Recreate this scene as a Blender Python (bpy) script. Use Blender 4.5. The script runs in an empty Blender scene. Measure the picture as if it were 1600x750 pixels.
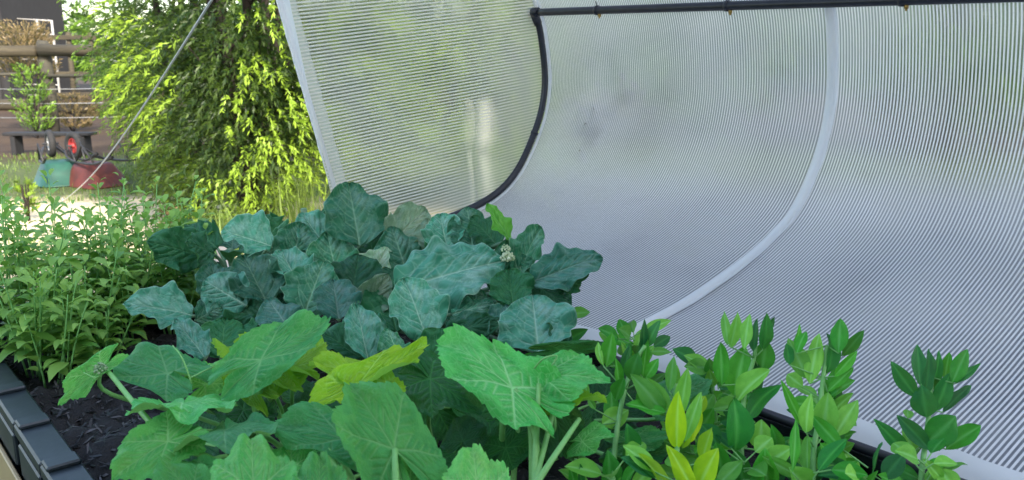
DN = True
import bpy, math, random
import numpy as np
from mathutils import Vector, Matrix
random.seed(7); RNG = np.random.default_rng(7)
R = math.radians
sc = bpy.context.scene
COL = sc.collection
# ------------------------------------------------------------------ camera frame
F = 1300.0; HOR = 90.0; EYE = 1.65; BED = 1.0
PITCH = math.atan((375-HOR)/F)
CAM = Vector((0, 0, EYE))
CF = Vector((0, math.cos(PITCH), -math.sin(PITCH)))
CU = Vector((0, math.sin(PITCH), math.cos(PITCH)))
CR = Vector((1, 0, 0))
def P(x, y, d):
    return CAM + (CF + CR*((x-800)/F) + CU*((375-y)/F))*d
def PZ(x, y, z):
    r = CF + CR*((x-800)/F) + CU*((375-y)/F)
    return CAM + r*((z-EYE)/r.z)
AZ = R(-40.83)
LD = Vector((math.sin(AZ), math.cos(AZ), 0)); ND = Vector((math.cos(AZ), -math.sin(AZ), 0))
def S(s, n, z): return LD*s + ND*n + Vector((0, 0, z))
N0, N1 = 0.285, 1.295          # near and far long edges of the bed
S0, S1 = 0.02, 2.42            # its two ends
SOIL = BED-0.045

# ------------------------------------------------------------------ node helpers
def newmat(name):
    m = bpy.data.materials.new(name); m.use_nodes = True
    nt = m.node_tree; nt.nodes.clear()
    out = nt.nodes.new('ShaderNodeOutputMaterial')
    return m, nt, out
def nd(nt, t, **kw):
    n = nt.nodes.new(t)
    for k, v in kw.items():
        if k in n.inputs: n.inputs[k].default_value = v
        else: setattr(n, k, v)
    return n
def lk(nt, a, b): nt.links.new(a, b)
def ramp(nt, fac, stops):
    r = nt.nodes.new('ShaderNodeValToRGB'); e = r.color_ramp.elements
    while len(e) < len(stops): e.new(0.5)
    for i, (p, c) in enumerate(stops):
        e[i].position = p; e[i].color = (*c, 1) if len(c) == 3 else c
    lk(nt, fac, r.inputs[0]); return r.outputs[0]
def math_n(nt, op, a, b=None, clamp=False):
    m = nt.nodes.new('ShaderNodeMath'); m.operation = op; m.use_clamp = clamp
    for i, v in enumerate((a, b)):
        if v is None: continue
        if isinstance(v, (int, float)): m.inputs[i].default_value = v
        else: lk(nt, v, m.inputs[i])
    return m.outputs[0]
def mixc(nt, fac, a, b, blend='MIX'):
    m = nt.nodes.new('ShaderNodeMix'); m.data_type = 'RGBA'; m.blend_type = blend
    for sock, v in ((m.inputs[0], fac), (m.inputs[6], a), (m.inputs[7], b)):
        if isinstance(v, (int, float)): sock.default_value = v
        elif isinstance(v, tuple): sock.default_value = (*v, 1) if len(v) == 3 else v
        else: lk(nt, v, sock)
    return m.outputs[2]
def noise(nt, vec, scale, detail=4, rough=.55):
    n = nd(nt, 'ShaderNodeTexNoise'); n.inputs['Scale'].default_value = scale
    n.inputs['Detail'].default_value = detail; n.inputs['Roughness'].default_value = rough
    if vec is not None: lk(nt, vec, n.inputs['Vector'])
    return n.outputs['Fac']

def leaf_mat(name, c1, c2, veinc, back, transl=.3, rough=.45, bump=.35, cell=16, blotch=None, tc=(.45, .9, .15), cells=.35):
    m, nt, out = newmat(name)
    uv = nd(nt, 'ShaderNodeUVMap').outputs[0]
    oi = nd(nt, 'ShaderNodeObjectInfo').outputs['Random']
    at = nd(nt, 'ShaderNodeAttribute', attribute_name='vein').outputs['Fac']
    ns = noise(nt, uv, 3.2, 5)
    col = mixc(nt, ramp(nt, ns, [(.32, (0, 0, 0)), (.7, (1, 1, 1))]), c1, c2)
    if blotch:
        b = ramp(nt, noise(nt, uv, 2.1, 6, .7), [(.5, (0, 0, 0)), (.68, (1, 1, 1))])
        col = mixc(nt, math_n(nt, 'MULTIPLY', b, .6), col, blotch)
    vo = nd(nt, 'ShaderNodeTexVoronoi', feature='DISTANCE_TO_EDGE'); vo.inputs['Scale'].default_value = cell
    ws = nd(nt, 'ShaderNodeVectorMath', operation='ADD')
    nz = nd(nt, 'ShaderNodeTexNoise'); nz.inputs['Scale'].default_value = 7; lk(nt, uv, nz.inputs['Vector'])
    sc_ = nd(nt, 'ShaderNodeVectorMath', operation='SCALE'); sc_.inputs['Scale'].default_value = .09
    lk(nt, nz.outputs['Color'], sc_.inputs[0]); lk(nt, uv, ws.inputs[0]); lk(nt, sc_.outputs[0], ws.inputs[1])
    lk(nt, ws.outputs[0], vo.inputs['Vector'])
    ce = ramp(nt, vo.outputs['Distance'], [(0, (1, 1, 1)), (.09, (0, 0, 0))])
    col = mixc(nt, math_n(nt, 'MULTIPLY', ce, cells), col, veinc)
    col = mixc(nt, math_n(nt, 'MULTIPLY', at, 1.0, True), col, veinc)
    hs = nd(nt, 'ShaderNodeHueSaturation'); hs.inputs['Saturation'].default_value = 1.12; lk(nt, col, hs.inputs['Color'])
    lk(nt, math_n(nt, 'ADD', math_n(nt, 'MULTIPLY', oi, .85), .68), hs.inputs['Value'])
    lk(nt, math_n(nt, 'ADD', math_n(nt, 'MULTIPLY', oi, -.03), .515), hs.inputs['Hue'])
    col = hs.outputs[0]
    geo = nd(nt, 'ShaderNodeNewGeometry')
    col = mixc(nt, math_n(nt, 'MULTIPLY', geo.outputs['Backfacing'], .75), col, back)
    h = math_n(nt, 'SUBTRACT', math_n(nt, 'MULTIPLY', math_n(nt, 'SUBTRACT', 1.0, ce), .25), math_n(nt, 'MULTIPLY', at, 1.0))
    h = math_n(nt, 'ADD', h, math_n(nt, 'MULTIPLY', noise(nt, uv, 30, 3), .25))
    bp = nd(nt, 'ShaderNodeBump'); bp.inputs['Strength'].default_value = bump; bp.inputs['Distance'].default_value = .007
    lk(nt, h, bp.inputs['Height'])
    pb = nd(nt, 'ShaderNodeBsdfPrincipled'); lk(nt, col, pb.inputs['Base Color'])
    lk(nt, math_n(nt, 'ADD', math_n(nt, 'MULTIPLY', ns, .3), rough-.15), pb.inputs['Roughness'])
    pb.inputs['Specular IOR Level'].default_value = .28
    lk(nt, bp.outputs[0], pb.inputs['Normal'])
    tr = nd(nt, 'ShaderNodeBsdfTranslucent'); lk(nt, mixc(nt, .5, col, tc), tr.inputs['Color'])
    mx = nd(nt, 'ShaderNodeMixShader'); mx.inputs[0].default_value = transl
    lk(nt, pb.outputs[0], mx.inputs[1]); lk(nt, tr.outputs[0], mx.inputs[2]); lk(nt, mx.outputs[0], out.inputs[0])
    return m
def plain(name, c1, c2=None, scale=20, rough=.6, bump=.2, metallic=0, stretch=None, transl=0, detail=5):
    m, nt, out = newmat(name)
    co = nd(nt, 'ShaderNodeTexCoord').outputs['Object']
    if stretch:
        mp = nd(nt, 'ShaderNodeMapping'); mp.inputs['Scale'].default_value = stretch; lk(nt, co, mp.inputs[0]); co = mp.outputs[0]
    ns = noise(nt, co, scale, detail, .6)
    col = mixc(nt, ramp(nt, ns, [(.3, (0, 0, 0)), (.7, (1, 1, 1))]), c1, c2 or tuple(v*.65 for v in c1))
    pb = nd(nt, 'ShaderNodeBsdfPrincipled'); lk(nt, col, pb.inputs['Base Color'])
    pb.inputs['Roughness'].default_value = rough; pb.inputs['Metallic'].default_value = metallic
    bp = nd(nt, 'ShaderNodeBump'); bp.inputs['Strength'].default_value = bump; bp.inputs['Distance'].default_value = .01
    lk(nt, ns, bp.inputs['Height']); lk(nt, bp.outputs[0], pb.inputs['Normal'])
    if transl:
        tr = nd(nt, 'ShaderNodeBsdfTranslucent'); lk(nt, col, tr.inputs['Color'])
        mx = nd(nt, 'ShaderNodeMixShader'); mx.inputs[0].default_value = transl
        lk(nt, pb.outputs[0], mx.inputs[1]); lk(nt, tr.outputs[0], mx.inputs[2]); lk(nt, mx.outputs[0], out.inputs[0])
    else: lk(nt, pb.outputs[0], out.inputs[0])
    return m
def foliage_mat(name, dark, light, transl=.35, tint=(.5, .8, .1)):
    """small leaves: colour from a per-leaf attribute"""
    m, nt, out = newmat(name)
    at = nd(nt, 'ShaderNodeAttribute', attribute_name='tone').outputs['Fac']
    col = mixc(nt, at, dark, light)
    pb = nd(nt, 'ShaderNodeBsdfPrincipled'); lk(nt, col, pb.inputs['Base Color']); pb.inputs['Roughness'].default_value = .5
    tr = nd(nt, 'ShaderNodeBsdfTranslucent'); lk(nt, mixc(nt, .25, col, tint), tr.inputs['Color'])
    mx = nd(nt, 'ShaderNodeMixShader'); mx.inputs[0].default_value = transl
    lk(nt, pb.outputs[0], mx.inputs[1]); lk(nt, tr.outputs[0], mx.inputs[2]); lk(nt, mx.outputs[0], out.inputs[0])
    return m

def net_mat(name, period, duty, axis, cross, openness=.55, haze=.34, blur=.28, dirt=.25, rfm=.6, base=(.95, .94, .95), gap=(.42, .45, .48)):
    """woven insect mesh: white ribs every `period` metres of UV `axis`, fine cross threads, thin gaps you see through"""
    m, nt, out = newmat(name)
    uv = nd(nt, 'ShaderNodeUVMap').outputs[0]
    wob = nd(nt, 'ShaderNodeTexNoise'); wob.inputs['Scale'].default_value = 4; lk(nt, uv, wob.inputs['Vector'])
    sx = nd(nt, 'ShaderNodeSeparateXYZ'); lk(nt, uv, sx.inputs[0])
    u = sx.outputs[axis]; v = sx.outputs[1-axis]
    u = math_n(nt, 'ADD', u, math_n(nt, 'MULTIPLY', wob.outputs['Fac'], .0012))
    su = math_n(nt, 'ADD', math_n(nt, 'MULTIPLY', math_n(nt, 'SINE', math_n(nt, 'MULTIPLY', u, 2*math.pi/period)), .5), .5)
    rib = ramp(nt, su, [(max(0, duty-.15), (0, 0, 0)), (min(1, duty+.15), (1, 1, 1))])
    sv = math_n(nt, 'ADD', math_n(nt, 'MULTIPLY', math_n(nt, 'SINE', math_n(nt, 'MULTIPLY', v, 2*math.pi/cross)), .5), .5)
    big = noise(nt, uv, 3.0, 5, .6)
    solid = math_n(nt, 'ADD', math_n(nt, 'MULTIPLY', rib, 1-haze), haze)
    solid = math_n(nt, 'ADD', solid, math_n(nt, 'MULTIPLY', math_n(nt, 'SUBTRACT', noise(nt, uv, 240, 2), .5), .25))
    solid = math_n(nt, 'ADD', solid, math_n(nt, 'MULTIPLY', math_n(nt, 'SUBTRACT', big, .5), .7), True)
    df = nd(nt, 'ShaderNodeBsdfDiffuse'); tr = nd(nt, 'ShaderNodeBsdfTranslucent')
    c = mixc(nt, math_n(nt, 'MULTIPLY', ramp(nt, noise(nt, uv, 6, 6, .7), [(.45, (0, 0, 0)), (.75, (1, 1, 1))]), dirt), base, (.60, .58, .50))
    lk(nt, c, df.inputs[0]); lk(nt, c, tr.inputs[0])
    wh = nd(nt, 'ShaderNodeMixShader'); wh.inputs[0].default_value = .35
    lk(nt, df.outputs[0], wh.inputs[1]); lk(nt, tr.outputs[0], wh.inputs[2])
    tp = nd(nt, 'ShaderNodeBsdfTransparent'); tp.inputs[0].default_value = (*gap, 1)
    rf = nd(nt, 'ShaderNodeBsdfRefraction'); rf.inputs['IOR'].default_value = 1.05; rf.inputs['Roughness'].default_value = blur
    rf.inputs['Color'].default_value = (*gap, 1)
    gp = nd(nt, 'ShaderNodeMixShader'); gp.inputs[0].default_value = rfm
    lk(nt, tp.outputs[0], gp.inputs[1]); lk(nt, rf.outputs[0], gp.inputs[2])
    mx = nd(nt, 'ShaderNodeMixShader'); lk(nt, solid, mx.inputs[0])
    lk(nt, gp.outputs[0], mx.inputs[1]); lk(nt, wh.outputs[0], mx.inputs[2]); lk(nt, mx.outputs[0], out.inputs[0])
    return m

M = {}
M['cuc'] = leaf_mat('cucumber_leaf_green', (.075, .35, .085), (.19, .53, .16), (.34, .64, .26), (.10, .34, .08), transl=.30, cell=13, bump=.55, blotch=(.24, .48, .14))
M['cuc_teal'] = leaf_mat('cucumber_leaf_bluegreen', (.045, .27, .085), (.13, .44, .16), (.27, .56, .26), (.09, .30, .09), transl=.28, cell=13, bump=.55, blotch=(.14, .38, .16))
M['cuc_lime'] = leaf_mat('cucumber_leaf_lime', (.24, .46, .05), (.36, .56, .09), (.45, .70, .22), (.25, .50, .05), transl=.4, cell=13, bump=.5)
M['cuc_dark'] = leaf_mat('cucumber_leaf_shaded', (.009, .055, .018), (.018, .10, .03), (.05, .17, .06), (.05, .2, .04), transl=.2, cell=13, bump=.5)  # dark copy of the leaf, shade painted into its greens
M['bra'] = leaf_mat('brassica_leaf', (.018, .10, .055), (.055, .19, .11), (.26, .44, .30), (.06, .2, .10), transl=.16, cell=7, blotch=(.20, .34, .28), bump=.6, tc=(.2, .6, .2), cells=.22)
M['bra_lit'] = leaf_mat('brassica_leaf_lit', (.035, .155, .10), (.10, .28, .21), (.34, .52, .42), (.10, .26, .16), transl=.18, cell=7, blotch=(.28, .42, .38), bump=.6, tc=(.2, .6, .3), cells=.22)  # lit copy of the leaf, sky light painted into bluer tones
M['bra_pale'] = leaf_mat('brassica_leaf_pale', (.16, .28, .18), (.24, .36, .25), (.42, .52, .38), (.22, .34, .18), transl=.2, cell=7, blotch=(.35, .40, .30), bump=.6, tc=(.4, .6, .2), cells=.22)
M['bra_dark'] = leaf_mat('brassica_leaf_shaded', (.018, .09, .045), (.04, .15, .07), (.10, .25, .13), (.05, .16, .05), transl=.15, cell=7, bump=.6, tc=(.2, .5, .1), cells=.2)  # shade copy of the same leaf, darkness put into the colour
M['bean'] = leaf_mat('bean_leaf', (.035, .22, .03), (.07, .33, .055), (.14, .42, .12), (.07, .27, .07), transl=.25, cell=9, bump=.25, cells=.08)
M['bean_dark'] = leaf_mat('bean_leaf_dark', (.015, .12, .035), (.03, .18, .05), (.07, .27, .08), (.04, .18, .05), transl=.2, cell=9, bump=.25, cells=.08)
M['bean_light'] = leaf_mat('bean_leaf_light', (.12, .36, .07), (.21, .48, .11), (.26, .55, .2), (.14, .38, .1), transl=.3, cell=9, bump=.25, cells=.08)
M['bean_lime'] = leaf_mat('bean_leaf_lime', (.30, .52, .03), (.44, .64, .06), (.46, .72, .18), (.28, .54, .05), transl=.4, cell=9, bump=.25, cells=.06)
M['stem'] = plain('plant_stem', (.16, .42, .10), (.22, .50, .16), 60, .5, .1, transl=.1)
M['stem_pale'] = plain('brassica_stem', (.08, .18, .09), (.14, .26, .15), 60, .5, .1)
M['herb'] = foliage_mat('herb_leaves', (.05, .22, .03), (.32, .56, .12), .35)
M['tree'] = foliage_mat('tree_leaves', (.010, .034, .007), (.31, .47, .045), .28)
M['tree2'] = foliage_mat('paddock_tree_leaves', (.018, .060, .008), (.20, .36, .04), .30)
M['grass'] = foliage_mat('grass_blades', (.04, .09, .015), (.20, .28, .06), .3)
M['dry'] = foliage_mat('dry_weed', (.07, .045, .022), (.24, .17, .08), .3)
M['bark'] = plain('bark', (.012, .009, .007), (.03, .022, .018), 14, .9, .8, stretch=(1, 1, .2))
M['soilm'] = plain('soil', (.005, .005, .006), (.016, .015, .016), 40, .85, 1.0)
M['chip'] = foliage_mat('mulch_chip', (.004, .004, .005), (.11, .10, .105), 0.0, (.1, .1, .1))
M['black'] = plain('black_plastic', (.010, .017, .022), (.022, .031, .038), 30, .42, .08)
M['pipe'] = plain('black_pipe', (.012, .014, .024), (.022, .024, .038), 30, .35, .05)
M['white'] = plain('white_hem_cloth', (.97, .97, .97), (.92, .93, .95), 5, .7, .12, transl=.5)
M['tan'] = plain('tan_name_plate', (.42, .32, .17), (.36, .27, .14), 8, .45, .05)
M['ink'] = plain('dark_ink', (.08, .06, .04), None, 8, .5, 0)
M['brass'] = plain('brass', (.5, .33, .1), (.4, .25, .08), 30, .35, .05, metallic=.8)
M['rope'] = plain('white_cord', (.66, .68, .72), (.5, .52, .56), 90, .7, .5)
M['wood'] = plain('weathered_wood', (.065, .055, .034), (.026, .022, .015), 9, .85, .6, stretch=(.3, .3, 3))
M['shed'] = plain('dark_timber', (.02, .021, .025), (.009, .009, .012), 8, .8, .5, stretch=(3, 3, .3))
M['steel'] = plain('galvanised_steel', (.42, .43, .44), (.3, .31, .32), 20, .45, .1, metallic=.5)
M['blackiron'] = plain('black_painted_steel', (.02, .022, .025), (.045, .04, .04), 25, .5, .1)
M['wood_dark'] = plain('dark_weathered_wood', (.07, .065, .05), (.03, .03, .025), 9, .85, .6, stretch=(.3, .3, 3))
M['gatep'] = plain('pale_gate_steel', (.40, .40, .40), (.28, .28, .28), 9, .6, .2)
M['redrim'] = plain('red_rim_paint', (.42, .04, .04), (.25, .03, .03), 9, .5, .1)
M['smudge'] = plain('shadow_smudge', (.30, .27, .23), (.20, .18, .15), 60, .9, .3)  # for the leaf shapes that carry the shadow on the net
M['rubber'] = plain('rubber', (.018, .018, .02), (.03, .03, .032), 30, .8, .2)
M['red'] = plain('red_paint', (.14, .028, .018), (.07, .018, .013), 8, .5, .1)  # red darkened so the tray looks shaded
M['teal'] = plain('teal_paint', (.02, .10, .07), (.018, .065, .05), 8, .5, .1)  # teal darkened likewise, shade put into the paint
M['white_p'] = plain('white_rim_paint', (.62, .62, .6), (.4, .4, .4), 12, .5, .1)
M['concrete'] = plain('concrete', (.46, .44, .43), (.32, .31, .31), 18, .9, .4)
M['bounce_wall'] = plain('bounce_white_wall', (.80, .79, .76), (.76, .75, .72), 5, .9, .2)  # white chosen so the added wall bounces light onto the bed
M['tile'] = plain('roof_tile', (.12, .08, .07), (.08, .06, .05), 6, .8, .4)
M['glass'] = plain('window_glass', (.03, .04, .05), None, 3, .08, 0)
M['net'] = net_mat('cover_net', .0087, .55, 0, .0035, haze=.16, blur=.55, dirt=.35, rfm=.75)
M['net_end'] = net_mat('end_net', .0108, .53, 1, .004, haze=.12, blur=.42, dirt=.35, rfm=.82, base=(.88, .85, .76), gap=(.70, .72, .58))

# ------------------------------------------------------------------ mesh helpers
def link(name, verts, faces, mat, parent=None, smooth=True, uv=None, attrs=None, origin=None):
    v = np.asarray(verts, dtype=np.float64).reshape(-1, 3)
    base = Vector(parent['_w']) if parent is not None and '_w' in parent else (origin or Vector((0, 0, 0)))
    v = v - np.array(base)
    me = bpy.data.meshes.new(name)
    if isinstance(faces, np.ndarray): faces = faces.tolist()
    me.from_pydata(v.tolist(), [], faces)
    if smooth: me.polygons.foreach_set('use_smooth', [True]*len(me.polygons))
    if uv is not None:
        l = me.uv_layers.new(name='UVMap')
        idx = np.empty(len(me.loops), dtype=np.int32); me.loops.foreach_get('vertex_index', idx)
        l.data.foreach_set('uv', np.asarray(uv, dtype=np.float32)[idx].ravel())
    for k, a in (attrs or {}).items():
        at = me.attributes.new(k, 'FLOAT', 'POINT'); at.data.foreach_set('value', np.asarray(a, dtype=np.float32))
    me.materials.append(mat); me.update()
    o = bpy.data.objects.new(name, me); COL.objects.link(o)
    if parent is not None: o.parent = parent
    else:
        o.location = base
    return o
def thing(name, label, cat, loc, group=None):
    o = bpy.data.objects.new(name, None); COL.objects.link(o); o.empty_display_size = .1
    o.location = loc; o['_w'] = tuple(loc); o['label'] = label; o['category'] = cat
    if group: o['group'] = group
    return o
def tag(o, label=None, cat=None, group=None, kind=None):
    if label: o['label'] = label
    if cat: o['category'] = cat
    if group: o['group'] = group
    if kind: o['kind'] = kind
    return o
def sub(o, parent, ):           # hang a mesh made in world coordinates under a part
    o.parent = parent; return o
class MB:
    def __init__(s): s.v = []; s.f = []; s.a = []
    def add(s, v, f, tone=.5):
        k = len(s.v); s.v += [tuple(p) for p in v]; s.f += [tuple(i+k for i in q) for q in f]; s.a += [tone]*len(v)
    def box(s, c, size, ax=None, bev=0.0):
        ax = ax or (Vector((1, 0, 0)), Vector((0, 1, 0)), Vector((0, 0, 1)))
        h = [q/2 for q in size]; b = min(bev, min(h)*.9)
        if b <= 0:
            vs = [c+ax[0]*h[0]*i+ax[1]*h[1]*j+ax[2]*h[2]*k for i in (-1, 1) for j in (-1, 1) for k in (-1, 1)]
            s.add(vs, [(0, 1, 3, 2), (4, 6, 7, 5), (0, 4, 5, 1), (2, 3, 7, 6), (0, 2, 6, 4), (1, 5, 7, 3)]); return
        # chamfered box: three verts per corner
        vs = []; id_ = {}
        for i in (-1, 1):
            for j in (-1, 1):
                for k in (-1, 1):
                    for a in range(3):
                        e = [h[0]-b, h[1]-b, h[2]-b]; e[a] = h[a]
                        id_[(i, j, k, a)] = len(vs)
                        vs.append(c+ax[0]*e[0]*i+ax[1]*e[1]*j+ax[2]*e[2]*k)
        fs = []
        for a in range(3):
            o1, o2 = [q for q in range(3) if q != a]
            for sg in (-1, 1):
                quad = []
                for p, q in ((-1, -1), (1, -1), (1, 1), (-1, 1)):
                    key = [0, 0, 0]; key[a] = sg; key[o1] = p; key[o2] = q; quad.append(id_[(*key, a)])
                fs.append(tuple(quad))
        for a in range(3):
            o1, o2 = [q for q in range(3) if q != a]
            for p in (-1, 1):
                for q in (-1, 1):
                    k0 = [0]*3; k0[o1] = p; k0[o2] = q; k0[a] = -1; k1 = list(k0); k1[a] = 1
                    fs.append((id_[(*k0, o1)], id_[(*k1, o1)], id_[(*k1, o2)], id_[(*k0, o2)]))
        for i in (-1, 1):
            for j in (-1, 1):
                for k in (-1, 1): fs.append(tuple(id_[(i, j, k, a)] for a in range(3)))
        s.add(vs, fs)
    def tube(s, pts, rad, n=8, cap=True, tone=.5):
        pts = [Vector(p) for p in pts]; rs = rad if isinstance(rad, (list, tuple)) else [rad]*len(pts)
        vs = []; fs = []; up = None
        for i, p in enumerate(pts):
            t = (pts[min(i+1, len(pts)-1)]-pts[max(i-1, 0)]).normalized()
            if up is None: up = t.orthogonal().normalized()
            up = (up - t*up.dot(t)).normalized(); w = t.cross(up)
            for k in range(n):
                a = 2*math.pi*k/n; vs.append(p+(up*math.cos(a)+w*math.sin(a))*rs[i])
        for i in range(len(pts)-1):
            for k in range(n):
                fs.append((i*n+k, i*n+(k+1) % n, (i+1)*n+(k+1) % n, (i+1)*n+k))
        if cap: fs += [tuple(range(n))[::-1], tuple((len(pts)-1)*n+k for k in range(n))]
        s.add(vs, fs, tone)
    def build(s, name, mat, parent=None, smooth=False, origin=None, tone=False):
        return link(name, s.v, s.f, mat, parent, smooth, attrs={'tone': s.a} if tone else None, origin=origin)
def bez(a, b, c, n=10):
    a, b, c = Vector(a), Vector(b), Vector(c)
    return [a*(1-t)**2+b*2*t*(1-t)+c*t*t for t in [i/n for i in range(n+1)]]
def smooth_path(pts, n=6):
    pts = [Vector(p) for p in pts]; out = []
    q = [pts[0]*2-pts[1]]+pts+[pts[-1]*2-pts[-2]]
    for i in range(1, len(q)-2):
        for k in range(n):
            t = k/n; p0, p1, p2, p3 = q[i-1:i+3]
            out.append(.5*((2*p1)+(p2-p0)*t+(2*p0-5*p1+4*p2-p3)*t*t+(3*p1-p0-3*p2+p3)*t**3))
    out.append(pts[-1]); return out

# ------------------------------------------------------------------ leaves
def seg_dist(X, Y, a, b):
    ax, ay = a; bx, by = b; dx, dy = bx-ax, by-ay; L = dx*dx+dy*dy
    t = np.clip(((X-ax)*dx+(Y-ay)*dy)/L, 0, 1)
    return np.hypot(X-ax-t*dx, Y-ay-t*dy), t
def grid_faces(nu, nv, wrap=False):
    i = np.arange(nu-1)[:, None]; j = np.arange(nv if wrap else nv-1)[None, :]
    j2 = (j+1) % nv
    a = i*nv+j; b = i*nv+j2; c = (i+1)*nv+j2; d = (i+1)*nv+j
    return np.stack([a, d, c, b], -1).reshape(-1, 4)
_cache = {}
def flat_cuc(var):
    """five-cornered cucumber leaf, petiole joint at the origin, tip at x=1"""
    if ('c', var) in _cache: return _cache[('c', var)]
    rg = np.random.default_rng(100+var)
    nr, na = 34, 300
    th = np.linspace(-math.pi, math.pi, na, endpoint=False)+math.pi/na
    keys = [(0, 1.0), (27, .84), (56+rg.uniform(-5, 5), .95), (84, .80), (113+rg.uniform(-6, 6), .88), (146, .72), (166, .50), (180, .10)]
    ang = [-k[0] for k in keys[::-1]][:-1]+[k[0] for k in keys]; rr = [k[1] for k in keys[::-1]][:-1]+[k[1] for k in keys]
    rr = [r*(1+rg.uniform(-.05, .05)) for r in rr]
    r = np.interp(np.degrees(th), ang, rr)
    r2 = r.copy()
    for k in range(1, 3): r2 += np.roll(r, k)+np.roll(r, -k)
    r = r2/5
    phase = np.cumsum(np.ones(na))*.0+th*38
    teeth = ((phase/(2*math.pi)) % 1.0)
    r = r*(1+.026*(teeth-.5)*2*(np.abs(th) < 2.9)+.012*np.sin(th*11+rg.uniform(0, 6)))
    q = np.linspace(0, 1, nr)[:, None]**.9
    X = q*r*np.cos(th); Y = q*r*np.sin(th)*.98
    v = np.zeros_like(X); ridge = np.full_like(X, 9.)
    for a in (0, 56, -56, 112, -112, 150, -150):
        L = np.interp(a, ang, rr)*.96; ca, sa = math.cos(R(a)), math.sin(R(a))
        e = (L*ca, L*sa); d, t = seg_dist(X, Y, (0, 0), e)
        w = .022*(1-t*.6); v = np.maximum(v, np.exp(-(d/w)**2)); ridge = np.minimum(ridge, d)
        if abs(a) < 140:
            for t0 in (.22, .38, .54, .70, .84):
                for sg in (-1, 1):
                    b = a+sg*44; l2 = L*.42*(1.05-t0)
                    o = (e[0]*t0, e[1]*t0)
                    d, t = seg_dist(X, Y, o, (o[0]+l2*math.cos(R(b)), o[1]+l2*math.sin(R(b))))
                    v = np.maximum(v, .75*np.exp(-(d/.013)**2)); ridge = np.minimum(ridge, d)
    z = .055*np.minimum(ridge, .12)/.12*q
    F_ = grid_faces(nr, na, True)
    res = (X.ravel(), Y.ravel(), z.ravel(), v.ravel(), F_, q.repeat(na, 1).ravel()); _cache[('c', var)] = res; return res
def flat_oval(var, kind):
    key = (kind, var)
    if key in _cache: return _cache[key]
    rg = np.random.default_rng(300+var)
    nu, nv = (70, 45) if kind == 'bra' else (18, 9)
    t = np.linspace(0, 1, nu)[:, None]; s = np.linspace(-1, 1, nv)[None, :]
    if kind == 'bra':
        w = np.sin(math.pi*np.clip(t, 0, 1)**.82)**.62
        wl = w*(1+.06*np.sin(t*12+rg.uniform(0, 6))+.035*np.sin(t*27+rg.uniform(0, 6)))
        wr = w*(1+.06*np.sin(t*13+rg.uniform(0, 6))+.035*np.sin(t*25+rg.uniform(0, 6)))
        w = np.where(s < 0, wl, wr)*.5
    else:
        w = (np.sin(math.pi*t**.9)**.85*.5)*np.ones_like(s)
    Y = s*w; X = t+np.zeros_like(s)
    d = np.abs(Y); v = np.exp(-(d/(.022*(1.1-t) if kind == 'bra' else .02))**2)
    ridge = d.copy()
    if kind == 'bra':
        for k, t0 in enumerate(np.linspace(.08, .84, 6)):
            for sg in (-1, 1):
                a0 = np.array((t0+rg.uniform(-.02, .02), 0)); a = R(52-14*t0+rg.uniform(-9, 9))
                p1 = a0+np.array((math.cos(a), sg*math.sin(a)))*.24; a2 = a-R(16)
                p2 = p1+np.array((math.cos(a2), sg*math.sin(a2)))*.26
                for m1, m2, ww in ((a0, p1, .010), (p1, p2, .007)):
                    dd, _ = seg_dist(X, Y, tuple(m1), tuple(m2)); v = np.maximum(v, (.6 if ww > .008 else .38)*np.exp(-(dd/ww)**2)); ridge = np.minimum(ridge, dd)
        v = np.maximum(v, .7*(np.abs(s) > .975))
        z = .030*np.minimum(ridge, .10)/.10
        ph = rg.uniform(0, 6)
        z = z + np.abs(s)**2.2*(.085*np.sin(t*13+ph+(s > 0)*2)+.045*np.sin(t*29+ph+s))*w/.5 + .02*np.sin(t*8+s*4+ph)*np.sin(s*6+ph)
    else:
        z = .012*np.sin(t*9+var)*np.abs(s)
    res = (X.ravel(), Y.ravel(), z.ravel(), v.ravel(), grid_faces(nu, nv), (np.abs(s)+t*0).ravel())
    _cache[key] = res; return res
UPV = Vector((0, 0, 1))
def leaf(kind, mat, b, t, wpx, parent, roll=0, fold=.12, droop=.35, wav=1.0, name='leaf', var=None, label=None):
    """b, t: joint and tip as (px, py, depth) in the world of the bed; width in reference pixels at that depth"""
    B = P(*b) if not isinstance(b, Vector) else b; T = P(*t) if not isinstance(t, Vector) else t
    dm = (B-CAM).dot(CF); width = wpx*dm/F
    return leaf3(kind, mat, B, T, width, parent, roll, fold, droop, wav, name, var, label)
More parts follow.
